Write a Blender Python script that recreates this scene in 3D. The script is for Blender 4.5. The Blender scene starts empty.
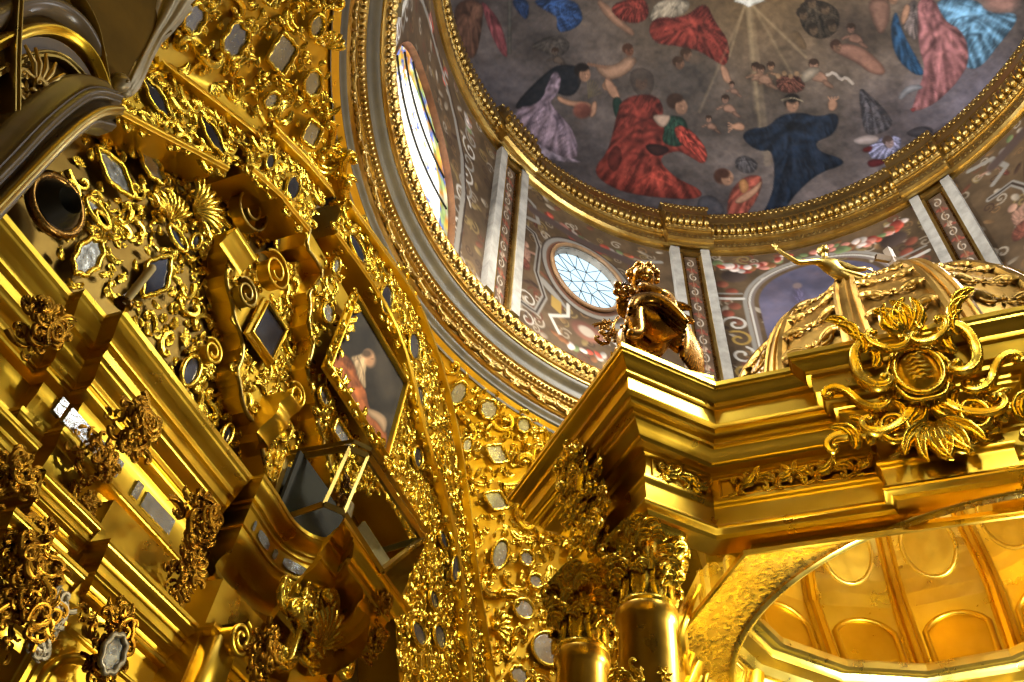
import bpy, math, random
import numpy as np
from mathutils import Vector, Matrix
PI=math.pi
C=bpy.context.scene.collection
rng=np.random.default_rng(7)
# ---------------------------------------------------------------- view geometry
FPX=851.0; PITCH=.872; ROLL=.138; AZ=math.radians(26.3)
R3=np.array([[math.sin(AZ),math.cos(AZ),0],[-math.cos(AZ),math.sin(AZ),0],[0,0,1]])
def rays(px,py):
    x=(np.asarray(px,float)-512)/FPX; y=-(np.asarray(py,float)-341)/FPX
    c,s=math.cos(ROLL),math.sin(ROLL); xr=c*x-s*y; yr=s*x+c*y
    cp,sp=math.cos(PITCH),math.sin(PITCH)
    d=np.stack([xr,cp-sp*yr,sp+cp*yr],-1)
    return d@R3.T
def proj(P):
    Q=np.asarray(P,float)@R3
    cp,sp=math.cos(PITCH),math.sin(PITCH)
    d=Q[...,1]*cp+Q[...,2]*sp; yr=-Q[...,1]*sp+Q[...,2]*cp; xr=Q[...,0]
    c,s=math.cos(ROLL),math.sin(ROLL)
    return 512+(c*xr+s*yr)/d*FPX, 341-(-s*xr+c*yr)/d*FPX
def PZ(px,py,z): r=rays(px,py); return r*(z/r[2])
def PY(px,py,y): r=rays(px,py); return r*(y/r[1])
def PX(px,py,x): r=rays(px,py); return r*(x/r[0])
DX,DY=5.99,-1.28            # axis of the dome
# ---------------------------------------------------------------- materials
def lin(c):
    c=np.asarray(c,float)/255.
    return np.where(c<=.04045,c/12.92,((c+.055)/1.055)**2.4)
def newmat(name):
    m=bpy.data.materials.new(name); m.use_nodes=True
    nt=m.node_tree; b=nt.nodes['Principled BSDF']; return m,nt,b
def noise(nt,scale,detail=3,rough=.6):
    tc=nt.nodes.new('ShaderNodeTexCoord'); n=nt.nodes.new('ShaderNodeTexNoise')
    n.inputs['Scale'].default_value=scale; n.inputs['Detail'].default_value=detail; n.inputs['Roughness'].default_value=rough
    nt.links.new(tc.outputs['Object'],n.inputs['Vector']); return n
def ramp(nt,src,stops):
    r=nt.nodes.new('ShaderNodeValToRGB'); nt.links.new(src,r.inputs[0])
    e=r.color_ramp.elements
    while len(e)>1: e.remove(e[0])
    e[0].position=stops[0][0]; e[0].color=(*stops[0][1],1)
    for p,c in stops[1:]:
        q=e.new(p); q.color=(*c,1)
    return r
def bump(nt,b,src,strength,dist):
    k=nt.nodes.new('ShaderNodeBump'); k.inputs['Strength'].default_value=strength; k.inputs['Distance'].default_value=dist
    nt.links.new(src,k.inputs['Height']); nt.links.new(k.outputs[0],b.inputs['Normal'])
def lowspec(m):
    m.node_tree.nodes['Principled BSDF'].inputs['Specular IOR Level'].default_value=.12; return m
def metal(name,c1,c2,rough=(.18,.38),bs=.35,bscale=9,bd=.02,metallic=1.):
    m,nt,b=newmat(name)
    n=noise(nt,1.7,4); r=ramp(nt,n.outputs['Fac'],[(.35,tuple(lin(c1))),(.65,tuple(lin(c2)))])
    nt.links.new(r.outputs[0],b.inputs['Base Color']); b.inputs['Metallic'].default_value=metallic
    n2=noise(nt,bscale,4); mr=nt.nodes.new('ShaderNodeMapRange')
    mr.inputs[1].default_value=.3; mr.inputs[2].default_value=.7; mr.inputs[3].default_value=rough[0]; mr.inputs[4].default_value=rough[1]
    nt.links.new(n2.outputs['Fac'],mr.inputs[0]); nt.links.new(mr.outputs[0],b.inputs['Roughness'])
    if bs: bump(nt,b,n2.outputs['Fac'],bs,bd)
    return m
def plain(name,c,rough=.6,metallic=0,var=.15,scale=3,bs=.2,bd=.01):
    m,nt,b=newmat(name); c=np.asarray(c,float)
    n=noise(nt,scale,5); r=ramp(nt,n.outputs['Fac'],[(.3,tuple(lin(c*(1-var)))),(.7,tuple(lin(np.minimum(c*(1+var),255))))])
    nt.links.new(r.outputs[0],b.inputs['Base Color']); b.inputs['Roughness'].default_value=rough; b.inputs['Metallic'].default_value=metallic
    if bs: bump(nt,b,n.outputs['Fac'],bs,bd)
    return m
def painted(name,rough=.55,bs=.15):
    m,nt,b=newmat(name); a=nt.nodes.new('ShaderNodeAttribute'); a.attribute_name='paint'
    nt.links.new(a.outputs['Color'],b.inputs['Base Color']); b.inputs['Roughness'].default_value=rough
    b.inputs['Specular IOR Level'].default_value=.25
    n=noise(nt,6,4); bump(nt,b,n.outputs['Fac'],bs,.01); return m
def glow(name,c,s):
    m=bpy.data.materials.new(name); m.use_nodes=True; nt=m.node_tree; nt.nodes.clear()
    o=nt.nodes.new('ShaderNodeOutputMaterial'); e=nt.nodes.new('ShaderNodeEmission')
    e.inputs[0].default_value=(*lin(c),1); e.inputs[1].default_value=s; nt.links.new(e.outputs[0],o.inputs[0]); return m
GOLD=metal('gilding',(234,195,68),(222,182,56),(.26,.38),.05,2.5,.012)
GOLDR=metal('carved_gilding',(238,204,76),(228,190,58),(.18,.32),.12,14,.004)
GOLDO=metal('old_gilding',(180,156,84),(156,130,62),(.26,.42),.08,4,.01)
GOLDP=metal('pale_gilding',(248,228,130),(240,218,108),(.24,.38),.06,3,.012)
GOLDC=metal('cornice_gilding',(206,178,108),(182,148,76),(.28,.45),.2,8,.008)
BRONZE=metal('dark_gilded_bronze',(150,112,52),(92,66,30),(.16,.35),.4,8,.02)
MIRR=metal('tarnished_mirror',(190,193,186),(150,152,146),(.10,.30),.25,16,.01,.75)
MIRD=metal('dark_mirror_glass',(110,112,120),(70,68,74),(.08,.2),.15,10,.005,.8)
SILV=metal('silvered_wood',(190,178,148),(150,138,108),(.35,.5),.4,10,.015,.55)
STONE=plain('pale_stucco',(156,151,140),.6)
STONEG=plain('grey_marble',(84,76,54),.4)
BROWN=lowspec(plain('aged_brown_plaster',(104,80,28),.8,0,.12,1.5,.4,.03))
MAUVE=plain('polished_brown_marble',(108,94,72),.28,.0,.12,2)
GROUND=plain('red_brown_frieze_ground',(92,58,38),.6)
REVEAL=plain('pink_marble_reveal',(176,124,92),.35)
DARKCAN=plain('dark_painted_canvas',(26,24,16),.35,0,.3,5)
FLOOR=plain('marble_floor',(120,110,98),.3)
PAINT=painted('painted_plaster'); CANVAS=painted('oil_canvas',.7,.1)
WAX=plain('ivory_wax',(196,176,120),.5)
# ---------------------------------------------------------------- mesh building
class MB:
    def __init__(s): s.V=[];s.Q=[];s.T=[];s.n=0
    def add(s,V,Q=None,T=None):
        V=np.asarray(V,float).reshape(-1,3); s.V.append(V)
        if Q is not None and len(Q): s.Q.append(np.asarray(Q,int).reshape(-1,4)+s.n)
        if T is not None and len(T): s.T.append(np.asarray(T,int).reshape(-1,3)+s.n)
        s.n+=len(V)
    def grid(s,P,wu=False,wv=False,flip=False):      # P (nu,nv,3)
        nu,nv=P.shape[:2]; I=np.arange(nu*nv).reshape(nu,nv)
        a=I if wu else I[:-1]; b=np.roll(I,-1,0) if wu else I[1:]
        if wv: q=np.stack([a,b,np.roll(b,-1,1),np.roll(a,-1,1)],-1)
        else: q=np.stack([a[:,:-1],b[:,:-1],b[:,1:],a[:,1:]],-1)
        q=q.reshape(-1,4)
        if flip: q=q[:,::-1]
        s.add(P.reshape(-1,3),q)
    def box(s,a,b):
        x0,y0,z0=a;x1,y1,z1=b
        s.add([(x0,y0,z0),(x1,y0,z0),(x1,y1,z0),(x0,y1,z0),(x0,y0,z1),(x1,y0,z1),(x1,y1,z1),(x0,y1,z1)],
              [(0,3,2,1),(4,5,6,7),(0,1,5,4),(1,2,6,5),(2,3,7,6),(3,0,4,7)])
    def tube(s,P,r,k=6,cap=True):
        P=np.asarray(P,float); n=len(P); r=np.broadcast_to(np.asarray(r,float),(n,))
        T=np.gradient(P,axis=0); T/=np.linalg.norm(T,axis=1)[:,None]+1e-12
        up=np.array([.13,.21,.97]) if abs(T[0,2])<.9 else np.array([.97,.1,.2])
        N=np.zeros_like(P); v=np.cross(T[0],up); v/=np.linalg.norm(v); N[0]=v
        for i in range(1,n):
            v=v-T[i]*(v@T[i]); v/=np.linalg.norm(v)+1e-12; N[i]=v
        B=np.cross(T,N); a=np.arange(k)*2*PI/k
        G=P[:,None]+(N[:,None]*np.cos(a)[None,:,None]+B[:,None]*np.sin(a)[None,:,None])*r[:,None,None]
        s.grid(G,wv=True)
    def lathe(s,c,prof,k=32,a0=0,a1=2*PI,ax=None):
        a=np.linspace(a0,a1,k,endpoint=(a1-a0)<2*PI-1e-6); prof=np.asarray(prof,float)
        G=np.stack([c[0]+prof[:,0][:,None]*np.cos(a),c[1]+prof[:,0][:,None]*np.sin(a),c[2]+prof[:,1][:,None]+0*a],-1)
        s.grid(G,wv=(a1-a0)>2*PI-1e-6,flip=True)
    def blob(s,c,r,k=8,m=5,R=None):
        th=np.linspace(0,PI,m+1)[:,None]; a=(np.arange(k)*2*PI/k)[None]
        G=np.stack([np.sin(th)*np.cos(a),np.sin(th)*np.sin(a),np.cos(th)+0*a],-1)*np.asarray(r,float)
        if R is not None: G=G@np.asarray(R).T
        s.grid(G+np.asarray(c,float),wv=True,flip=True)
    def build(s,name,mat,parent=None,smooth=True,angle=None):
        V=np.concatenate(s.V); me=bpy.data.meshes.new(name)
        Q=np.concatenate(s.Q) if s.Q else np.zeros((0,4),int); T=np.concatenate(s.T) if s.T else np.zeros((0,3),int)
        me.vertices.add(len(V)); me.vertices.foreach_set('co',V.astype(np.float32).ravel())
        li=np.concatenate([Q.ravel(),T.ravel()]); me.loops.add(len(li)); me.loops.foreach_set('vertex_index',li.astype(np.int32))
        st=np.concatenate([np.arange(len(Q))*4,len(Q)*4+np.arange(len(T))*3]); me.polygons.add(len(st))
        me.polygons.foreach_set('loop_start',st.astype(np.int32))
        me.update(calc_edges=True); me.validate()
        me.polygons.foreach_set('use_smooth',np.full(len(me.polygons),bool(smooth)))
        if smooth and angle:
            try: me.set_sharp_from_angle(angle=math.radians(angle))
            except Exception: pass
        me.materials.append(mat)
        o=bpy.data.objects.new(name,me); C.objects.link(o)
        if parent: o.parent=parent; o.matrix_parent_inverse=Matrix.Translation(-parent.location)
        return o
def thing(name,label,cat,loc=(0,0,0),group=None):
    o=bpy.data.objects.new(name,None); o.empty_display_size=.2; C.objects.link(o); o.location=loc
    o['label']=label; o['category']=cat
    if group: o['group']=group
    return o
def tag(o,label,cat,group=None):
    o['label']=label; o['category']=cat
    if group: o['group']=group
    return o
def struct(o,label=None,cat=None):
    o['kind']='structure'
    if label: o['label']=label
    if cat: o['category']=cat
    return o
def part(mb,name,mat,parent,label=None,**k):
    o=mb.build(name,mat,parent,**k)
    if label: o['label']=label
    return o
def smoothpath(P,it=2,closed=False):
    P=np.asarray(P,float)
    for _ in range(it):
        if closed: Q=np.roll(P,-1,0); P=np.stack([P*.75+Q*.25,P*.25+Q*.75],1).reshape(-1,P.shape[1])
        else:
            A=P[:-1]*.75+P[1:]*.25; B=P[:-1]*.25+P[1:]*.75
            P=np.concatenate([P[:1],np.stack([A,B],1).reshape(-1,P.shape[1]),P[-1:]])
    return P
def sweep(mb,path,prof,N=(0,0,1),side=1,closed=False,caps=True):
    """profile (offset sideways in the path's plane, height along N), mitred at the corners"""
    P=np.asarray(path,float); N=np.asarray(N,float); n=len(P)
    D=np.diff(P,axis=0)
    if closed: D=np.concatenate([D,(P[:1]-P[-1:])])
    D/=np.linalg.norm(D,axis=1)[:,None]; S=np.cross(D,N)*side
    M=np.zeros_like(P)
    for i in range(n):
        if closed: a,b=S[i-1],S[i]
        else: a,b=S[max(i-1,0)],S[min(i,n-2)]
        m=a+b; m/=np.linalg.norm(m)+1e-9; M[i]=m/max(.35,m@b)
    prof=np.asarray(prof,float)
    G=P[:,None]+M[:,None]*prof[None,:,0,None]+N[None,None]*prof[None,:,1,None]
    mb.grid(G,wu=closed,flip=side<0)
    if caps and not closed:
        k=len(prof)
        for g,f in((G[0],1),(G[-1],0)):
            c=g.mean(0); T=[(i,i+1,k) if f else (i+1,i,k) for i in range(k-1)]+[((k-1),0,k) if f else (0,k-1,k)]
            mb.add(np.vstack([g,c]),T=T)
# moulding profiles: pieces joined from (o,z) to (o,z)
def cyma(a,b,n=7,inv=False):
    t=np.linspace(0,1,n); e=(t-np.sin(2*PI*t)/(2*PI)*.9)
    (o,z),(p,q)=a,b
    return [(o+(p-o)*(t[i] if inv else e[i]),z+(q-z)*(e[i] if inv else t[i])) for i in range(n)]
def torus(a,b,bul=.5,n=6):
    (o,z),(p,q)=a,b; L=math.hypot(p-o,q-z); nx,nz=(z-q)/L,(p-o)/L
    return [(o+(p-o)*t+nx*math.sin(PI*t)*L*bul,z+(q-z)*t+nz*math.sin(PI*t)*L*bul) for t in np.linspace(0,1,n)]
def sharp(*pieces):
    out=[]
    for p in pieces:
        if isinstance(p,tuple): out.append(p)
        else: out+=p
    return out
def extrude(mb,poly,y0,y1):
    """closed outline given as (x,z) pairs, standing on the wall plane, from y0 (front) to y1 (back)"""
    P=np.asarray(poly,float); n=len(P)
    A=np.c_[P[:,0],np.full(n,y0),P[:,1]]; B=A.copy(); B[:,1]=y1
    mb.add(np.vstack([A,B]),[(i,(i+1)%n,n+(i+1)%n,n+i) for i in range(n)])
    from mathutils.geometry import tessellate_polygon
    T=tessellate_polygon([[Vector((p[0],p[1],0)) for p in P]])
    mb.add(A,T=list(T))
# ---------------------------------------------------------------- carved ornament
def spiral(kind,n=26):
    if kind==0:      # C scroll: volutes at both ends
        t=np.linspace(-1,1,n); c=np.cumsum(np.cos((t*2.1)*abs(t)**1.2*2.2+PI/2*0)*1.0); 
        ang=np.sign(t)*(abs(t)**2.2)*5.2+t*1.2
        x=np.cumsum(np.cos(ang)*(1.15-abs(t)**1.5)); y=np.cumsum(np.sin(ang)*(1.15-abs(t)**1.5))
    elif kind==1:    # S scroll
        t=np.linspace(-1,1,n); ang=(abs(t)**2.2)*5.2+abs(t)*1.0
        x=np.cumsum(np.cos(ang)*(1.15-abs(t)**1.5)); y=np.cumsum(np.sin(ang)*(1.15-abs(t)**1.5))
    else:            # simple volute with a tail
        t=np.linspace(0,1,n); ang=t**1.6*8.5
        x=np.cumsum(np.cos(ang)*(1.1-t)); y=np.cumsum(np.sin(ang)*(1.1-t))
    P=np.stack([x,y],1); P-=P.mean(0); P/=np.abs(P).max(); 
    e=np.abs(np.linspace(-1,1,n)) if kind<2 else np.linspace(0,1,n)
    rad=.19-.10*e; rad[-1]*=1.5
    if kind<2: rad[0]*=1.5
    lift=.10+.16*np.sin(PI*np.clip(e,0,1))+.12*(e>.8)
    return P,rad,lift
SP=[spiral(i) for i in range(3)]
def put(mb,P2,rad,lift,fr,s,rot,mir,k=6):
    o,ex,ey,ez=fr; c,q=math.cos(rot),math.sin(rot)
    x=P2[:,0]*s*(-1 if mir else 1); y=P2[:,1]*s
    X=c*x-q*y; Y=q*x+c*y
    # a carved band: raised rims either side of a hollow, ending in round buttons
    tx=np.gradient(X);ty=np.gradient(Y);L=np.hypot(tx,ty)+1e-9;tx/=L;ty/=L; r=rad*s
    j=np.array([-1.25,-1.0,-.55,0,.55,1.0,1.25]); hz=np.array([-1.,.75,1.05,.35,1.05,.75,-1.])
    GX=X[:,None]-ty[:,None]*r[:,None]*j; GY=Y[:,None]+tx[:,None]*r[:,None]*j; GZ=(lift*s)[:,None]+r[:,None]*hz*1.0
    mb.grid(o+GX[...,None]*ex+GY[...,None]*ey+GZ[...,None]*ez,flip=not mir)
    for i in ((0,-1) if rad[0]>rad[2]*1.2 else (-1,)): mb.blob(o+X[i]*ex+Y[i]*ey+(lift[i]*s+r[i]*.5)*ez,r[i]*1.5,7,5)
def leaf(mb,fr,s,rot,mir,bend=1.,n=12,w=.42,lob=4,h=.22):
    o,ex,ey,ez=fr
    t=np.linspace(0,1,n); a=(t**1.3)*2.0*bend*(-1 if mir else 1)+rot
    dx=np.cos(a);dy=np.sin(a); cx=np.cumsum(dx)/n*1.9;cy=np.cumsum(dy)/n*1.9
    wid=w*(np.sin(PI*np.clip(t*.92+.08,0,1))**.7)*(.72+.28*np.abs(np.sin(t*PI*lob)))*(1-t*.35)
    j=np.array([-1,-.6,-.12,0,.12,.6,1.]); hz=np.array([.0,1.,.75,.45,.75,1.,.0])
    X=cx[:,None]-dy[:,None]*wid[:,None]*j; Y=cy[:,None]+dx[:,None]*wid[:,None]*j
    Z=hz[None]*h*(.5+.8*np.sin(PI*t)[:,None])+(t[:,None]**3)*.35
    G=o+(X*s)[...,None]*ex+(Y*s)[...,None]*ey+(Z*s)[...,None]*ez
    mb.grid(G)
def shell(mb,fr,s,rot,ribs=9,span=2.6):
    o,ex,ey,ez=fr; a=np.linspace(-span/2,span/2,ribs*5+1)+rot; r=np.linspace(.12,1,7)
    edge=1+.07*np.abs(np.cos((a-rot+span/2)/span*PI*ribs-PI/2))
    R=r[:,None]*edge[None]*s; rid=np.abs(np.sin((a-rot+span/2)/span*PI*ribs))
    Z=(.34*np.sin(r*PI*.62)[:,None]+.13*r[:,None]*rid[None])*s
    G=o+(R*np.cos(a))[...,None]*ex+(R*np.sin(a))[...,None]*ey+Z[...,None]*ez
    mb.grid(G)
def rosette(mb,fr,s,n=6):
    for i in range(n): leaf(mb,fr,s*.55,i*2*PI/n,False,.3,6,.38,1,.3)
    o,ex,ey,ez=fr; mb.blob(o+ez*s*.16,s*.22,8,4)
def ringtube(mb,fr,rx,ry,fn,tr,k=6,n=48,lift=0):
    o,ex,ey,ez=fr; a=np.linspace(0,2*PI,n,endpoint=False); f=fn(a)
    P=o+(rx*f*np.cos(a))[:,None]*ex+(ry*f*np.sin(a))[:,None]*ey+ez*lift
    P=np.vstack([P,P[:1]]); mb.tube(P,tr,k)
def motif(mb,fr,s,rg):
    """one carved motif of overall radius s"""
    q=rg.random(); rot=rg.random()*2*PI; mir=rg.random()<.5
    if q<.52:
        kd=int(rg.random()*3); P,rd,lf=SP[kd]
        put(mb,P,rd,lf,fr,s,rot,mir)
        for _ in range(2):
            o,ex,ey,ez=fr; d=(rg.random(2)-.5)*s*1.0
            leaf(mb,(o+ex*d[0]+ey*d[1],ex,ey,ez),s*.55,rg.random()*6.3,rg.random()<.5,1.2,8)
    elif q<.84:
        leaf(mb,fr,s*.95,rot,mir,.9+rg.random()*.8); leaf(mb,fr,s*.7,rot+2.2,not mir,1.2,9); leaf(mb,fr,s*.6,rot-2.2,mir,1.0,9)
    elif q<.92: shell(mb,fr,s*.8,rot,7)
    else: rosette(mb,fr,s*.85)
def frame_y(x,z,y):     # on a wall facing the nave
    return (np.array([x,y,z],float),np.array([1.,0,0]),np.array([0,0,1.]),np.array([0,-1.,0]))
def scatter(inside,bounds,s0,s1,rg,avoid=(),tries=4000,pack=.78):
    """dart throwing: list of (u,v,s)"""
    L=[];A=np.zeros((0,3)); av=np.array(avoid,float).reshape(-1,3)
    for it in range(tries):
        f=it/tries; s=s1+(s0-s1)*(1-f)**1.5*rg.random()**.3 if f<.6 else s1*(.8+.5*rg.random())
        u=bounds[0]+(bounds[1]-bounds[0])*rg.random(); v=bounds[2]+(bounds[3]-bounds[2])*rg.random()
        if not inside(u,v): continue
        if len(av) and (np.hypot(av[:,0]-u,av[:,1]-v)<av[:,2]+s*.62).any(): continue
        if len(L) and (np.hypot(A[:len(L),0]-u,A[:len(L),1]-v)<(A[:len(L),2]+s)*pack).any(): continue
        if len(L)>=len(A): A=np.vstack([A,np.zeros((400,3))])
        A[len(L)]=(u,v,s); L.append((u,v,s))
    return L
def inpoly(P):
    P=np.asarray(P,float)
    def f(x,y):
        x0,y0=P[:,0],P[:,1]; x1,y1=np.roll(x0,-1),np.roll(y0,-1)
        c=((y0>y)!=(y1>y))&(x<(x1-x0)*(y-y0)/(y1-y0+1e-12)+x0); return bool(c.sum()%2)
    return f
SHAPES={'oval':lambda a:1+0*a,'oct':lambda a:1/np.maximum(np.abs(np.cos((a+PI/8)%(PI/4)-PI/8)),.2)*.97,
 'quat':lambda a:.92+.10*np.cos(4*a)+.05*np.cos(8*a),'diam':lambda a:.93+.09*np.cos(4*a)-.05*np.cos(8*a),
 'scal':lambda a:.94+.07*np.cos(8*a),'rect':lambda a:np.minimum(1/np.maximum(abs(np.cos(a)),.02),1/np.maximum(abs(np.sin(a)),.02))*.96}
def mirror(parent,fr,rx,ry,shape='oval',mat=None,gold=None,fw=.035,rg=None,leaves=True):
    o,ex,ey,ez=fr; fn=SHAPES[shape]; a=np.linspace(0,2*PI,40,endpoint=False); f=fn(a)
    b=o+ez*.045; mb=MB()
    E=b+(rx*f*np.cos(a))[:,None]*ex+(ry*f*np.sin(a))[:,None]*ey; I=b+(rx*f*.86*np.cos(a))[:,None]*ex+(ry*f*.86*np.sin(a))[:,None]*ey+ez*.012
    mb.add(np.vstack([I,b+ez*.012]),T=[(i,(i+1)%40,40) for i in range(40)]); mb.grid(np.stack([I,E]),wv=True,flip=True)
    m=part(mb,'mirror',mat or MIRR,parent,'grey tarnished mirror glass',smooth=False)
    fb=MB(); ringtube(fb,(b,ex,ey,ez),rx+fw*.3,ry+fw*.3,fn,fw,6,44,.02)
    if leaves:
        per=2*PI*math.sqrt((rx*rx+ry*ry)/2); n=max(8,int(per/.16))
        for i in range(n):
            t=2*PI*i/n; g=fn(np.array([t]))[0]; p=b+ex*(rx+fw*1.6)*g*math.cos(t)+ey*(ry+fw*1.6)*g*math.sin(t)
            leaf(fb,(p-ez*.02,ex,ey,ez),.085,t+(rng.random()-.5)*1.2,bool(i%2),.9,7,.5,1,.35)
    part(fb,'mirror_frame',gold or GOLDR,m)
    return m
# ---------------------------------------------------------------- painting on surfaces (colour of the paint, stored per vertex)
def hsh(ix,iy,seed=0):
    h=(ix*374761393+iy*668265263+seed*974711)&0x7fffffff; h=((h^(h>>13))*1274126177)&0x7fffffff
    return ((h^(h>>16))&0xffff)/65535.
def vnoise(x,y,seed=0):
    ix=np.floor(x).astype(np.int64); iy=np.floor(y).astype(np.int64); fx=x-ix; fy=y-iy
    fx=fx*fx*(3-2*fx); fy=fy*fy*(3-2*fy)
    return (hsh(ix,iy,seed)*(1-fx)+hsh(ix+1,iy,seed)*fx)*(1-fy)+(hsh(ix,iy+1,seed)*(1-fx)+hsh(ix+1,iy+1,seed)*fx)*fy
def fbm(x,y,seed=0,o=4):
    s=0;a=.5
    for i in range(o): s=s+a*vnoise(x,y,seed+i); x=x*2.03+11;y=y*2.03+7;a*=.5
    return s/(1-.5**o)
class Painter:
    def __init__(s,U,V,bg):
        s.U=U.ravel(); s.V=V.ravel(); s.col=np.array(bg,float).reshape(-1,3)*np.ones((s.U.size,1))
    def sub(s,P,m):
        x0,y0=P.min(0)-m; x1,y1=P.max(0)+m
        return np.nonzero((s.U>x0)&(s.U<x1)&(s.V>y0)&(s.V<y1))[0]
    def sdf(s,P,i,closed=True):
        u=s.U[i][:,None];v=s.V[i][:,None]
        A=P if closed else P[:-1]; B=np.roll(P,-1,0) if closed else P[1:]
        dx,dy=B[:,0]-A[:,0],B[:,1]-A[:,1]; t=np.clip(((u-A[:,0])*dx+(v-A[:,1])*dy)/(dx*dx+dy*dy+1e-12),0,1)
        d=np.sqrt(((u-A[:,0]-t*dx)**2+(v-A[:,1]-t*dy)**2).min(1))
        if not closed: return d
        ins=(((A[:,1]>v)!=(B[:,1]>v))&(u<dx*(v-A[:,1])/(dy+1e-12)+A[:,0])).sum(1)%2==1
        return np.where(ins,-d,d)
    def mix(s,i,c,a): s.col[i]=s.col[i]*(1-a[:,None])+c*a[:,None]
    def poly(s,P,c,aa=.9,it=1,alpha=1,edge=0,fold=0,fa=0.,ff=.25,seed=0,rim=.6):
        P=smoothpath(P,it,True); i=s.sub(P,aa*2)
        if not len(i): return
        d=s.sdf(P,i); a=np.clip(.5-d/(2*aa),0,1)*alpha; k=np.ones(len(i))
        if edge: k*=rim+(1-rim)*np.clip(-d/edge,0,1)**.7
        if fold:
            u,v=s.U[i],s.V[i]; w=fbm(u*ff*.35,v*ff*.35,seed,3)*9
            a_=(u*math.cos(fa)+v*math.sin(fa))*ff*1.5+w*.25; b_=(-u*math.sin(fa)+v*math.cos(fa))*ff*.38; k*=1+fold*2.6*(fbm(a_,b_,seed+3,3)-.5)
        s.mix(i,np.asarray(c,float)*k[:,None],a)
        if fold and len(P)>8:
            Pm=P.mean(0); top=P[P[:,1]<=np.quantile(P[:,1],.3)].mean(0); tv=P[P[:,1]<=np.quantile(P[:,1],.35)]
            rg=np.random.default_rng(int(abs(P[0,0]*13+P[0,1]*7))%99991); sz=np.ptp(P,0).max(); n=int(np.clip(sz/(7 if sz>5 else .16),5,16)); base=s.col[i].copy()
            low=[p for p in P[::max(1,len(P)//(3*n))] if p[1]>Pm[1]-.1*sz or rg.random()<.3]
            for j_,e_ in enumerate(low):
                m_=(top+e_)/2+(rg.random(2)-.5)*sz*.16; st=tv[rg.integers(len(tv))]; st=st*.45+Pm*.2+(e_*.35 if rg.random()<.5 else top*.35)
                ln=smoothpath(np.array([st,m_,e_]),2); d2=s.sdf(ln,i,False); w_=sz*.022*(.6+rg.random()); g_=np.exp(-(d2/w_)**2)*a*fold*1.25
                cc=np.asarray(c,float)*(1.55 if j_%2 else .38); s.mix(i,cc,np.clip(g_,0,.8))
    def line(s,P,c,w,aa=.5,it=1,alpha=1):
        P=smoothpath(P,it); i=s.sub(P,w+aa*2)
        if len(i): s.mix(i,np.asarray(c,float),np.clip(.5-(s.sdf(P,i,False)-w/2)/(2*aa),0,1)*alpha)
    def ell(s,x,y,rx,ry,c,soft=.15,alpha=1,rot=0,shade=0):
        m=max(rx,ry)*(1+soft); i=s.sub(np.array([[x,y]]),m)
        if not len(i): return
        u=s.U[i]-x;v=s.V[i]-y; cc,q=math.cos(rot),math.sin(rot); a_=(cc*u+q*v)/rx; b_=(-q*u+cc*v)/ry; r=np.sqrt(a_*a_+b_*b_)
        k=1+shade*(-a_*.5-b_*.6)
        s.mix(i,np.asarray(c,float)*k[:,None],np.clip((1+soft-r)/(2*soft),0,1)*alpha)
    def apply(s,o,gain=1.):
        me=o.data; at=me.color_attributes.new('paint','FLOAT_COLOR','POINT')
        gy=s.col.mean(1,keepdims=True); L=lin(np.clip(gy+(s.col-gy)*(.72 if gain==FRESCO_GAIN else .95),0,255))*gain
        at.data.foreach_set('color',np.c_[np.clip(L,0,1),np.ones(len(L))].astype(np.float32).ravel())
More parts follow.
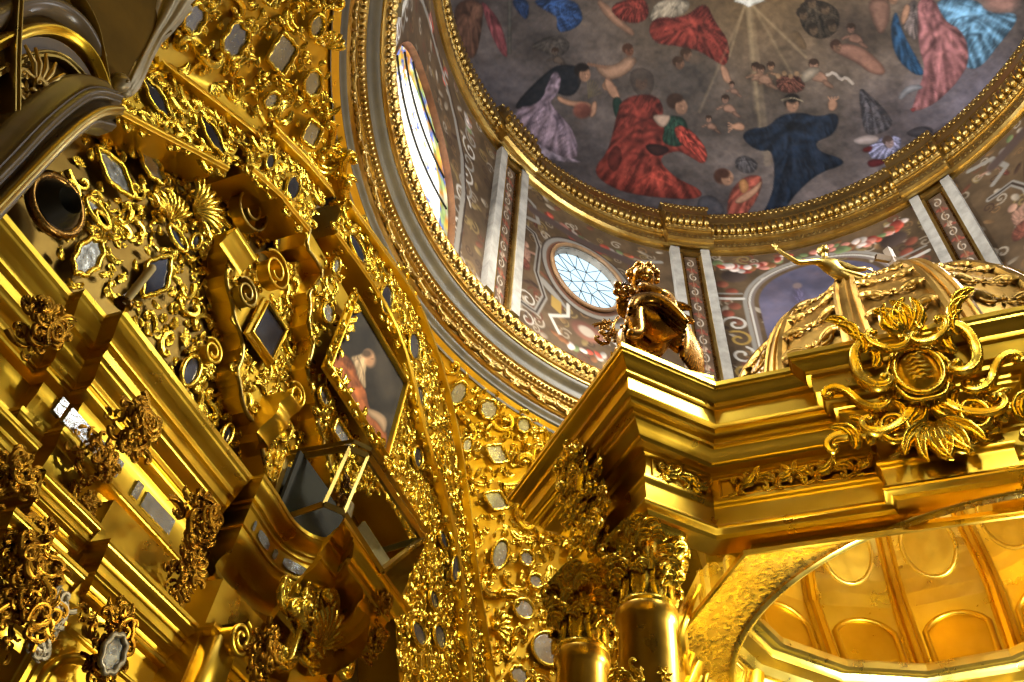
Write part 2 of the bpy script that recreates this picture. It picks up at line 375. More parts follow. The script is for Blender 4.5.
# ---------------------------------------------------------------- the vault fresco
VR,VH=6.8,4.6
def vault():
    ph=np.linspace(0,PI/2*.999,230)[:,None]; th=np.radians(np.concatenate([np.linspace(-75,130,780),np.linspace(130,285,80)[1:-1]]))[None]
    X=DX+VR*np.cos(ph)*np.cos(th); Y=DY+VR*np.cos(ph)*np.sin(th); Z=20+VH*np.sin(ph)+0*th
    G=np.stack([X,Y,Z],-1); mb=MB(); mb.grid(G,wv=True)
    o=mb.build('ceiling',CANVAS); struct(o,'painted vault with saints and angels on grey clouds','ceiling')
    U,V=proj(G)
    U=U.ravel();V=V.ravel()
    n=fbm(U/55,V/40,3,5); n2=fbm(U/16,V/12,9,4)
    base=np.array([84,74,72.])[None]*(.36+.95*n[:,None]+.30*n2[:,None])
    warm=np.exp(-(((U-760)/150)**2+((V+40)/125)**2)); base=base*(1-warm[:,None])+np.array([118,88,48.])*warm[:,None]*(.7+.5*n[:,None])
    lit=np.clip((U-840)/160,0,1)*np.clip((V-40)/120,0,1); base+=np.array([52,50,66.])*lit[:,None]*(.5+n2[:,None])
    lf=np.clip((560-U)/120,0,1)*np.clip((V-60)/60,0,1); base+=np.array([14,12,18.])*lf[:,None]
    p=Painter(U,V,base)
    A=lambda L:[(440+x/2.965,y/2.965) for x,y in L]; B=lambda L:[(684+x/2.965,y/2.965) for x,y in L]
    SK=(168,116,84); SKD=(124,84,60); R=(122,38,28); RD=(80,26,20)
    def P(L,c,f=A,**k):
        k.setdefault('edge',5); k.setdefault('it',2); p.poly(f(L),c,**k)
    def H(f,x,y,r,c=SK,hair=None,hx=-6,hy=-8,rot=0):
        (x,y),=f([(x,y)]); r=r/2.965*.88
        if hair is not None: p.ell(x+hx/2.965,y+hy/2.965,r*1.15,r*1.1,hair,.15)
        p.ell(x,y,r*.85,r*1.05,c,.15,1,rot,.25)
        p.ell(x-r*.38,y+r*.1,r*.5,r*.9,np.array(c)*.6,.7,.5,.3); p.ell(x+r*.1,y-r*.08,r*.55,r*.10,np.array(c)*.6,.7,.7,.15); p.ell(x+r*.25,y+r*.15,r*.1,r*.28,np.array(c)*1.15,.6,.6); p.ell(x+r*.15,y+r*.5,r*.22,r*.08,np.array(c)*.6,.5,.6)
        if hair is not None: p.ell(x+hx*.7/2.965,y+hy*1.1/2.965-r*.3,r*.9,r*.62,hair,.25,.95)
    def putto(f,x,y,s,c=SKD,d=1):
        P([(x-12*s,y-4*s),(x+8*s,y-12*s),(x+26*s*d,y+2*s),(x+30*s*d,y+20*s),(x+8*s,y+16*s),(x-10*s,y+12*s)],c,f,edge=2)
        P([(x+20*s*d,y+8*s),(x+44*s*d,y+26*s),(x+38*s*d,y+34*s),(x+14*s*d,y+20*s)],np.array(c)*.9,f,edge=2)
        P([(x-8*s,y),(x-30*s*d,y+10*s),(x-32*s*d,y+2*s),(x-8*s,y-8*s)],np.array(c)*1.08,f,edge=2)
        H(f,x-4*s,y-22*s,12*s,np.array(c)*1.05,np.array([52,34,22]),0,-5)
    # clouds, darker pockets
    for x,y,a,b,c in [(300,140,60,44,(48,42,40)),(740,230,70,60,(50,46,44)),(200,250,80,40,(92,84,88)),(120,280,70,60,(70,66,72)),(620,620,240,50,(74,68,74)),(430,470,90,60,(54,48,50))]:
        (x,y),=A([(x,y)]); p.ell(x,y,a/2.965*1.3,b/2.965*1.3,c,.6,.65)
    for x,y,a,b,c in [(420,600,120,70,(112,98,98)),(620,380,90,80,(76,66,70)),(880,300,120,110,(112,106,128)),(500,90,60,60,(58,46,40))]:
        (x,y),=B([(x,y)]); p.ell(x,y,a/2.965*1.3,b/2.965*1.3,c,.6,.6)
    # left group
    P([(45,0),(130,0),(125,80),(105,180),(70,160),(40,90)],(92,58,42),fold=.2)
    P([(120,-5),(180,60),(205,170),(185,165),(150,100),(128,30)],(118,50,54),fold=.25)
    P([(200,-5),(213,-5),(212,160),(200,160)],(92,86,78),it=0)
    P([(205,-5),(265,-5),(262,60),(240,50)],(24,48,92),fold=.3)
    P([(280,-5),(400,-5),(425,45),(415,75),(370,97),(345,90),(350,50),(320,35),(285,15)],(30,60,112),fold=.4,fa=1.2,ff=.5)
    P([(260,140),(320,105),(370,110),(390,140),(350,175),(300,150)],(70,62,56),fold=.2); putto(A,345,175,.9,(84,68,56))
    P([(460,-5),(495,10),(540,60),(580,95),(572,110),(535,85),(485,45)],SK)
    P([(500,20),(560,-5),(612,-5),(622,50),(585,72),(530,60)],R,fold=.35,ff=.5)
    P([(645,-5),(745,-5),(735,40),(655,62),(615,60)],(150,134,108),fold=.2)
    P([(615,88),(640,48),(720,55),(788,2),(812,60),(862,130),(850,200),(815,180),(770,150),(700,135),(640,130)],R,fold=.35,ff=.45,fa=.8,edge=7)
    P([(828,190),(852,198),(862,235),(872,250),(845,246),(835,225)],SK,edge=2)
    H(A,735,165,17,SKD,(60,40,26)); H(A,712,190,17,SKD,(60,40,26)); p.ell(*A([(760,175)])[0],7,5,(92,74,58),.4)
    # kneeling figure in mauve
    P([(215,312),(330,198),(375,190),(425,200),(415,262),(385,290),(330,270),(300,310),(240,330)],(27,30,36),edge=3)
    P([(205,310),(290,400),(400,475),(425,482),(330,478),(250,432)],(128,112,128),fold=.3,fa=.8)
    P([(345,205),(362,240),(345,285),(322,300),(345,330),(402,395),(412,480),(335,455),(255,400),(212,322),(300,310),(322,235)],(124,102,118),fold=.35,fa=.9,ff=.4,edge=6)
    P([(345,280),(385,300),(440,300),(455,318),(415,322),(350,305)],SK,edge=2); P([(450,300),(468,300),(462,345),(440,350)],SK,edge=2)
    p.ell(*A([(422,328)])[0],9,8,(116,58,44),.2,1,0,.4); H(A,430,222,22,SK,(30,22,18),-10,-14)
    for k in range(7):
        a=-.3-k*.25; x=450+18*k/6; p.line(A([(440,290),(445+34*math.cos(a),290+52*math.sin(a))]),(96,84,56),.8)
    P([(450,190),(520,196),(550,165),(590,172),(562,215),(520,236),(490,236)],(156,112,82)); H(A,562,152,16,(120,70,46),(70,40,24))
    p.line(A([(490,200),(440,190)]),SKD,3); p.line(A([(500,232),(480,262),(520,262)]),SKD,3.4)
    # big red robe
    H(A,598,245,24,SKD,(86,76,66),-2,-12); P([(555,215),(600,195),(640,225),(625,290),(580,285)],(66,52,44),alpha=.6)
    P([(488,228),(512,240),(540,292),(512,296),(488,258)],SK,edge=2)
    P([(508,290),(538,286),(548,352),(520,356)],(24,52,42),edge=3)
    P([(540,288),(640,276),(668,330),(642,362),(690,400),(740,382),(792,440),(786,492),(740,462),(700,442),(640,470),(700,530),(772,562),(776,585),(720,592),(560,576),(480,540),(455,500),(500,450),(522,350)],R,fold=.38,ff=.38,fa=.6,edge=9,it=2)
    P([(600,430),(645,425),(690,445),(640,470)],(52,26,24)); P([(520,420),(545,460),(520,520),(490,480)],RD,alpha=.7); P([(640,480),(720,545),(640,560),(560,560)],(176,54,38),alpha=.5,fold=.4)
    P([(655,345),(720,342),(738,380),(722,432),(690,436),(655,420),(668,380)],(28,58,44),edge=4,fold=.3); P([(622,342),(665,338),(690,345),(660,388)],(170,136,112),edge=3)
    P([(690,372),(735,375),(795,445),(786,490),(750,450),(705,420)],(168,50,36),fold=.4,fa=.8)
    H(A,716,318,24,SK,(54,34,24),-20,-18)
    for x,y,r in [(850,318,18),(800,372,14),(868,268,12)]: putto(A,x,y,r/18,(138,96,74))
    # centre: dove and rays
    for x0,x1,y1,w,al in [(905,858,165,1.6,.4),(912,938,330,4,.25),(918,950,400,3,.2),(916,972,480,8,.2),(920,1085,170,2,.4),(925,1060,250,3,.25),(908,770,330,2,.25)]:
        p.line(A([(x0,10),(x1,y1)]),(190,160,108),w,aa=1.4,alpha=al,it=0)
    P([(862,2),(890,-6),(905,-2),(935,-8),(975,0),(930,12),(915,24),(900,12)],(206,204,190),edge=1); 
    putto(A,940,225,1.1,(140,98,70)); putto(A,985,220,1.,(150,104,70),-1)
    # angel in red, below
    P([(760,590),(800,575),(835,600),(850,640),(770,650)],(70,68,76)); P([(868,485),(895,455),(945,480),(935,512),(895,515)],(78,72,74),fold=.3)
    P([(850,582),(898,522),(962,518),(942,590),(902,640),(902,690),(855,690)],(150,62,46),fold=.3,edge=6); P([(882,540),(905,525),(920,560),(895,580)],(190,120,60))
    P([(875,590),(925,560),(958,530),(948,565),(905,600),(875,605)],SK,edge=2); H(A,852,528,24,SK,(66,36,24),-16,-6)
    # dark robed kneeling saint
    P([(170,412),(186,382),(250,378),(282,342),(345,332),(400,348),(448,332),(462,356),(442,402),(386,420),(400,450),(472,472),(470,490),(400,512),(332,572),(292,632),(225,644),(252,602),(270,540),(264,442),(222,450)],(20,32,50),B,edge=4,fold=.35,ff=.3,fa=-.3,rim=.75)
    P([(135,372),(165,360),(182,372),(178,388),(150,386)],SK,B,edge=2); P([(425,300),(445,292),(458,308),(446,330),(428,328)],SK,B,edge=2)
    for k in range(4):
        p.line(B([(150,374),(132,364+k*9)]),SK,1.4); p.line(B([(440,305),(428+k*10,288)]),SK,1.4)
    H(B,322,310,24,SK,(28,22,18),-2,-10); p.line(B([(290,298),(320,288),(352,300)]),(150,132,100),1.2)
    # crown bearers
    P([(270,235),(300,222),(350,228),(362,262),(330,278),(280,272)],(98,52,38),B,fold=.4,ff=.8)
    for k in range(5): p.ell(*B([(280+k*18,226-(k%2)*8)])[0],2.4,2.4,(150,110,70),.3)
    putto(B,232,232,1.1,(140,98,72)); putto(B,390,222,1.3,(150,104,78),1); P([(345,215),(380,195),(410,205),(380,235),(350,250)],(150,132,108),B)
    p.line(B([(425,222),(445,214),(465,238),(480,228),(500,248)]),(168,152,136),3)
    P([(335,10),(400,-5),(465,30),(455,100),(400,120),(350,90)],(56,46,34),B,fold=.4,ff=.7)
    for x,y in [(355,45),(420,30),(440,80),(385,90),(380,10)]: H(B,x,y,16,(98,74,50),(44,34,24))
    P([(430,132),(520,128),(600,200),(592,226),(545,215),(520,190),(440,152)],(140,92,72),B,edge=4); P([(540,-5),(610,-5),(612,60),(585,110),(560,70)],(124,84,66),B)
    H(B,455,140,16,SKD,(60,36,24)); putto(B,500,110,1.1,(128,86,66))
    for k in range(5): P([(300+k*10,100),(335,85),(368,140),(350,150)],(118,88,52),B,alpha=.3)
    # winged angel at the rim
    P([(515,250),(560,290),(602,332),(622,368),(590,395),(540,402),(528,360)],(66,62,68),B,fold=.35,ff=.7,fa=.7)
    P([(650,395),(700,372),(740,380),(735,400),(690,410)],(62,58,66),B)
    P([(545,430),(600,400),(645,405),(640,445),(590,478),(550,470)],(128,128,168),B,fold=.4,ff=.6); P([(495,415),(540,398),(580,404),(575,425),(520,432)],(170,150,146),B)
    P([(528,440),(560,430),(556,450),(532,452)],(126,34,34),B); P([(540,475),(590,470),(600,485),(550,500)],(110,30,36),B); H(B,610,425,16,(158,126,122),(74,56,52))
    # figure with the blue mantle
    P([(628,20),(648,100),(712,212),(708,224),(680,220),(628,172),(610,90)],(28,68,108),B,fold=.3,edge=4)
    P([(735,-5),(870,-5),(900,40),(980,36),(990,62),(935,130),(882,200),(832,206),(820,120),(775,60)],(78,130,168),B,fold=.38,ff=.32,fa=.5,edge=8)
    P([(692,-5),(745,-5),(768,60),(832,95),(848,182),(815,235),(792,262),(742,310),(672,336),(690,282),(718,205),(700,150),(690,70)],(146,84,86),B,fold=.35,ff=.36,fa=-.2,edge=7)
    P([(640,60),(665,10),(690,-5),(695,60),(690,130),(655,90)],(112,96,92),B,fold=.3); P([(640,55),(655,10),(672,15),(668,45),(650,80)],SK,B,edge=2)
    H(B,620,-4,18,SK,(70,46,34)); P([(632,290),(660,252),(700,250),(712,262),(665,275),(645,298)],(142,142,150),B); P([(668,322),(690,318),(680,336)],(170,60,60),B)
    p.ell(*B([(940,8)])[0],16,9,(150,104,92),.4)
    br=fbm(U/3.2,V/2.6,61,4); br2=fbm(U/9,V/7,77,3); p.col*=(.74+.18*br+.34*br2)[:,None]; p.col+=(fbm(U/5,V/4,91,3)[:,None]-.5)*np.array([20,14,10.])
    p.apply(o,FRESCO_GAIN); return o
FRESCO_GAIN=1.14
# ---------------------------------------------------------------- the drum
ZR=12.0; ZT=17.75
def rdrum(z): return 6.15+(z-ZR)*(.35/5.75)
def on_drum(a,z,off=0):
    r=rdrum(z)-off; a=np.radians(a); return np.stack([DX+r*np.cos(a),DY+r*np.sin(a),z+0*a],-1)
PIL=[-76,-25.7,24.8,69,124,168,214,256]
WIN=[(48.6,15.12,7.7,1.02,0.0),(-50.5,15.6,7.7,1.02,0.0),(146,15.1,7.7,1.02,0),(235,15.1,7.7,1.02,0)]
def drumsdf(a,z,w):     # normalised radius of the oval
    return np.hypot((a-w[0])/w[2],(z-w[1])/w[3])
STW=(97.0,12.2,15.6,2.9)   # big stained window: centre angle, centre z, half angle, half height
def drum():
    th=np.concatenate([np.linspace(-76,124,1000),np.linspace(124,284,120)[1:]]); z=np.linspace(11.96,ZT+.1,180)
    T,Z=np.meshgrid(th,z); G=on_drum(T,Z); mb=MB()
    I=np.arange(T.size).reshape(T.shape); q=np.stack([I[:-1,:-1],I[1:,:-1],I[1:,1:],I[:-1,1:]],-1).reshape(-1,4)
    Tc=.25*(T[:-1,:-1]+T[1:,1:]+T[:-1,1:]+T[1:,:-1]).ravel(); Zc=.5*(Z[:-1,:-1]+Z[1:,1:]).ravel()
    keep=np.ones(len(q),bool)
    for w in WIN: keep&=drumsdf(Tc,Zc,w)>1
    keep&=drumsdf(Tc,Zc,STW)>1
    mb.add(G.reshape(-1,3),q[keep]); o=mb.build('wall_drum',PAINT); struct(o,'painted drum wall with strapwork and garlands under the vault','wall')
    M=6.4*PI/180   # metres per degree
    U=(T*M).ravel(); V=Z.ravel()
    n=fbm(U*2.2,V*2.2,4,4); g=fbm(U*7,V*7,8,3)
    p=Painter(U,V,(np.array([76,60,42.])[None]*(.7+.5*n[:,None]+.25*g[:,None])))
    WH=(176,170,158); GR=(128,122,112); BR=(86,48,34); OC=(150,120,58); DK=(48,36,28); FL=(156,96,84)
    rg=random.Random(5)
    def swirl(x,y,s,c,mir=1,w=.1,rot=0):
        t=np.linspace(0,1,22); a=t*7.5*mir+rot; r=s*(1-t*.82)
        p.line(np.c_[x+r*np.cos(a),y+r*np.sin(a)],c,w*s*1.6,.012,0)
    def figure(x,y,s,mir=1):
        c=(150,112,92); p.poly([(x-.12*s,y-.4*s),(x+.14*s*mir,y-.38*s),(x+.2*s*mir,y),(x+.1*s,y+.3*s),(x-.14*s,y+.28*s),(x-.2*s,y)],c,.02,2,1,.08,fold=.2,ff=6)
        p.ell(x+.02*s,y+.42*s,.12*s,.13*s,(160,122,100),.2,1,0,.3); p.line([(x-.12*s,y+.2*s),(x-.42*s*mir,y+.35*s)],c,.09*s,.02,0)
        p.poly([(x-.15*s,y-.2*s),(x+.3*s*mir,y-.25*s),(x+.42*s*mir,y-.75*s),(x-.2*s,y-.7*s)],(112,64,50),.02,2,1,.08,fold=.3,ff=6)
    def garland(x0,x1,y,n_,s):
        for i in range(n_):
            t=(i+.5)/n_; x=x0+(x1-x0)*t+rg.uniform(-.1,.1); yy=y-.18*math.sin(PI*t)+rg.uniform(-.14,.14)
            c=rg.choice([(168,70,52),(176,112,96),(150,140,130),(112,72,44),(96,108,70),(190,172,160),(120,50,40)])
            p.ell(x,yy,s*rg.uniform(.6,1.2),s*rg.uniform(.6,1.2),c,.2,1,rg.random(),.4)
    def bay_window(c,zc,ha,hz):
        x=c*M; hx=ha*M
        # strapwork cartouche: nested octagonal bands
        def oct_(a,b,k=.42): return [(x-a,zc-b*k),(x-a,zc+b*k),(x-a*k,zc+b),(x+a*k,zc+b),(x+a,zc+b*k),(x+a,zc-b*k),(x+a*k,zc-b),(x-a*k,zc-b)]
        for sx in(-1,1):
            figure(x+sx*1.62,zc-.55,.85,sx); figure(x+sx*1.55,zc+1.25,.6,-sx)
            for k in range(4): swirl(x+sx*(1.25+.22*(k%2)),zc-1.75-.32*k,.24,WH if k%2 else BR,sx)
            p.poly([(x+sx*.25,zc-1.7),(x+sx*.9,zc-1.35),(x+sx*1.35,zc-1.1),(x+sx*1.2,zc-.9),(x+sx*.8,zc-1.1)],GR,.02,1,1,.05)
            p.line([(x+sx*1.9,zc+.55),(x+sx*1.4,zc+.5),(x+sx*1.25,zc+.1),(x+sx*1.3,zc-.9),(x+sx*1.05,zc-1.6),(x+sx*1.25,zc-2.3),(x+sx*1.8,zc-2.35)],GR,.15,.015,0)
            p.line([(x+sx*1.9,zc+.55),(x+sx*1.4,zc+.5),(x+sx*1.25,zc+.1),(x+sx*1.3,zc-.9),(x+sx*1.05,zc-1.6),(x+sx*1.25,zc-2.3),(x+sx*1.8,zc-2.35)],DK,.05,.015,0)
            p.line([(x+sx*1.95,zc+1.9),(x+sx*1.45,zc+1.7),(x+sx*1.3,zc+1.1),(x+sx*1.7,zc+.9)],GR,.12,.015,0)
            p.line([(x+sx*.45,zc-1.35),(x+sx*.45,zc-1.75),(x+sx*.9,zc-2.1),(x+sx*.6,zc-2.6)],WH,.09,.015,0)
            p.poly([(x+sx*.62,zc-1.42),(x+sx*.88,zc-1.36),(x+sx*.88,zc-1.75),(x+sx*.62,zc-1.85)],OC,.02,0)
        p.ell(x,zc-1.95,.38,.3,(116,76,60),.15,1,0,.3); p.ell(x,zc-1.95,.2,.16,(160,146,128),.2); garland(x-.8,x+.8,zc-2.5,16,.1)
        garland(x-1.2,x+1.2,zc+1.75,26,.11); p.line([(x-1.5,zc+1.45),(x-.7,zc+1.62),(x,zc+1.5),(x+.7,zc+1.62),(x+1.5,zc+1.45)],(74,60,54),.3,.05,2)
        for k,cc,w in ((1.36,DK,.05),(1.28,GR,.12),(1.16,(104,70,52),.1)):
            a=np.linspace(0,2*PI,60); p.line(np.c_[x+hx*k*np.cos(a),zc+hz*k*np.sin(a)],cc,w,.015,0)
    for _ in range(900):
        x=rg.uniform(-75,130)*M; y=rg.uniform(12.1,17.6); c=rg.choice([(112,84,54),(60,44,34),(134,120,100),(96,56,40),(120,100,62),(150,138,120)])
        if rg.random()<.5: swirl(x,y,rg.uniform(.1,.2),c,rg.choice([-1,1]),.16,rg.uniform(0,6))
        else: p.ell(x,y,rg.uniform(.04,.08),rg.uniform(.09,.17),c,.25,.9,rg.uniform(0,3),.3)
    for w in WIN: bay_window(w[0],w[1],w[2],w[3])
    def bay_arch(c,zc):
        x=c*M
        a=np.linspace(0,PI,30)
        for k,cc,w in ((1.66,GR,.1),(1.56,WH,.06),(1.50,(110,98,90),.07)):
            p.line(np.vstack([[(x+k,zc-2.8)],np.c_[x+k*np.cos(a),zc+k*1.0*np.sin(a)],[(x-k,zc-2.8)]]),cc,w,.012,0)
        P=np.vstack([[(x+1.36,zc-3)],np.c_[x+1.36*np.cos(a),zc+1.36*np.sin(a)],[(x-1.36,zc-3)]])
        i=p.sub(P,.1); d=p.sdf(P,i); uu=p.U[i];vv=p.V[i]
        cl=fbm(uu*1.3,vv*1.3,17,5)[:,None]; col=np.array([84,80,98.])*(.6+.7*cl)+np.array([30,18,10.])*(fbm(uu*3,vv*3,31,3)[:,None]-.4)
        p.mix(i,col,np.clip(.5-d/.03,0,1))
        for dx_,dy_,s in((-.5,.1,.9),(.45,.3,.8),(0,-.9,1.)): p.poly([(x+dx_-.2*s,zc+dy_-.5*s),(x+dx_+.3*s,zc+dy_-.45*s),(x+dx_+.12*s,zc+dy_+.3*s),(x+dx_-.1*s,zc+dy_+.3*s)],(92,84,110),.08,2,.7,.1,fold=.3,ff=4); p.ell(x+dx_,zc+dy_+.4*s,.1,.12,(118,98,92),.3,.8)
        for sx in(-1,1):
            for k in range(7): p.ell(x+sx*(1.9+.18*(k%2)),zc+.9-.3*k+.3,.14,.14,(100+10*(k%3),62,46),.2,1,0,.4)
            p.ell(x+sx*1.78,zc+1.25,.3,.26,(60,48,42),.15,1,0,.4)
            for k in range(4): swirl(x+sx*1.95,zc-.7-.55*k,.3,WH if k%2==0 else OC,sx,.14,k)
            p.line([(x+sx*1.68,zc+.3),(x+sx*2.3,zc+.3)],WH,.1,.012,0); p.line([(x+sx*1.68,zc+.5),(x+sx*2.3,zc+.5)],GR,.06,.012,0)
        garland(x-2.1,x-.7,zc+1.75,30,.12); garland(x+.7,x+2.1,zc+1.75,30,.12); garland(x-.8,x+.8,zc+1.95,14,.09)
    for c in (0.2,190,-99+360): bay_arch(c,15.45)
    # around the great window
    x=98*M
    for sx in(-1,1):
        for k in range(9): swirl(x+sx*(1.9-.03*k*k*0),12.6+.55*k*.9,.3,WH if k%2 else GR,sx,.12,k)
    for k in range(12): garland(x-2.2,x+2.2,17.2-.1*(k%3),4,.12)
    p.line([(x-2.0,12),(x-1.9,15),(x-1,16.6),(x,16.9),(x+1,16.6),(x+1.9,15),(x+2.0,12)],GR,.14,.015,1)
    p.line([(x-2.1,12),(x-2.0,15),(x-1.05,16.8),(x,17.1),(x+1.05,16.8),(x+2.0,15),(x+2.1,12)],DK,.05,.015,1)
    p.apply(o,1.15)
def arc_sweep(mb,a0,a1,prof,n=None,R=None):
    """ring moulding; profile (radius inward offset o, z)"""
    n=n or max(4,int(abs(a1-a0)/1.5)); a=np.radians(np.linspace(a0,a1,n)); prof=np.asarray(prof,float)
    r=(R if R else 0)-prof[:,0]
    G=np.stack([DX+r[None]*np.cos(a)[:,None],DY+r[None]*np.sin(a)[:,None],prof[None,:,1]+0*a[:,None]],-1)
    mb.grid(G,wu=abs(a1-a0)>359.9 and False)
    for g in (G[0],G[-1]):
        c=g.mean(0); k=len(prof); mb.add(np.vstack([g,c]),T=[(i,i+1,k) for i in range(k-1)]+[(k-1,0,k)])
def cornice_top():
    R=6.8
    # o measured inward from radius 6.8
    pr=sharp((.30,17.62),(.36,17.62),(.36,17.78),(.44,17.8),cyma((.44,17.84),(.40,18.0)),(.30,18.02),(.30,18.35),torus((.34,18.36),(.34,18.5),.5),(.28,18.52),(.28,19.0),(.36,19.02),(.36,19.1),(.24,19.3),(.22,19.5),cyma((.22,19.52),(.10,19.72)),(.08,19.74),(.08,19.86),torus((.05,19.88),(.03,20.0),.5),(-.25,20.02))
    mb=MB(); arc_sweep(mb,-180,180,pr,240,R)
    for c in PIL:
        arc_sweep(mb,c-5.2,c+5.2,[(o+.22,z) for o,z in pr[:-1]]+[(-.25,20.04)],8,R)
    o=mb.build('trim_1',GOLDC,angle=35); struct(o,'gilded entablature ring under the painted vault','cornice')
    # carved enrichments: dentils, eggs, leaves
    for nm,z,r,step,sz,mt,k in (('dentils',18.76,.36,1.5,(.05,.055,.15),GOLDC,0),('egg_moulding',18.42,.40,1.15,(.02,.05,.055),GOLDC,1),('leaf_moulding',19.62,.22,1.2,(.03,.06,.09),GOLDC,1),('lip_beads',19.93,.07,.9,(.02,.045,.04),GOLDC,1),('bed_leaves',17.92,.42,1.2,(.03,.06,.08),GOLDC,1)):
        m2=MB()
        for a in np.arange(-80,130,step):
            pr_=.22 if min(abs(a-c) for c in PIL)<5.2 else 0
            A=math.radians(a); rr=R-r-pr_; c=(DX+rr*math.cos(A),DY+rr*math.sin(A),z)
            RM=np.array([[math.cos(A),-math.sin(A),0],[math.sin(A),math.cos(A),0],[0,0,1]])
            if k==0:
                b=MB(); b.box((-sz[0],-sz[1],-sz[2]),sz); m2.add(b.V[0]@RM.T+np.array(c),b.Q[0])
            else: m2.blob(c,sz,6,4,RM)
        part(m2,nm,mt,o)
def pilasters():
    for i,c in enumerate(PIL[:4]+[PIL[4]]):
        t=struct(thing('trim_%d'%(i+5),['','flat stucco pilaster at the right end of the drum','narrow stucco pilaster between the oval window and the arched painting','stucco pilaster left of the oval window',''][i] or 'stucco pilaster on the far side of the drum','pilaster',tuple(on_drum(np.array(c),np.array(12.)))))
        z0,z1=12.0,17.66
        def strip(a0,a1,za,zb,o0,o1,mat,name,n=5):
            mb=MB(); a=np.linspace(a0,a1,n); z=np.linspace(za,zb,12)
            T,Z=np.meshgrid(a,z); F=on_drum(T,Z,o1); B=on_drum(T,Z,o0)
            mb.grid(F,flip=False); mb.grid(np.stack([F[:,0],B[:,0]],1)); mb.grid(np.stack([B[:,-1],F[:,-1]],1)); mb.grid(np.stack([F[-1],B[-1]])); mb.grid(np.stack([B[0],F[0]]))
            return mb
        for s in (-1,1):
            part(strip(c+s*3.3-.95,c+s*3.3+.95,z0,z1,0,.16,None,''),'stucco_border',STONE,t,smooth=False)
            part(strip(c+s*2.1-.3,c+s*2.1+.3,z0,z1-.25,0,.13,None,''),'gilt_fillet',GOLDC,t,smooth=False)
            part(strip(c+s*1.55-.26,c+s*1.55+.26,z0,z1-.3,0,.07,None,''),'dark_fillet',BRONZE,t,smooth=False)
        part(strip(c-2.3,c+2.3,z1-.22,z1-.06,0,.14,None,''),'gilt_cap',GOLDC,t,smooth=False)
        # painted candelabra ornament in the sunk panel
        mb=strip(c-1.4,c+1.4,z0,z1-.2,0,.03,None,'',16)
        T,Z=np.meshgrid(np.linspace(c-1.35,c+1.35,46),np.linspace(z0,z1-.25,300)); mb=MB(); mb.grid(on_drum(T,Z,.035))
        o=part(mb,'painted_panel',PAINT,t)
        M=6.4*PI/180; U=((T-c)*M).ravel();V=Z.ravel(); n=fbm(U*9,V*9,i+40,3)
        p=Painter(U,V,np.array([84,66,50.])[None]*(.75+.45*n[:,None]))
        rg=random.Random(i)
        for k in range(9):
            y=z1-.55-k*.62; s=(-1)**k
            t_=np.linspace(0,1,18); a=t_*6.5*s+PI/2; r=.105*(1-t_*.75); p.line(np.c_[.0+s*.02+r*np.cos(a),y+r*1.6*np.sin(a)],(168,156,138),.028,.008,0)
            p.ell(0,y-.3,.07,.1,rg.choice([(110,56,42),(120,72,50),(150,130,110)]),.2,1,0,.4)
            for q in(-1,1): p.ell(q*.08,y-.32+.05*q,.035,.06,(120,62,48),.25,1,q*.7,.3)
        p.line([(0,z0),(0,z1-.4)],(120,96,72),.018,.006,0); p.apply(o,1.35)
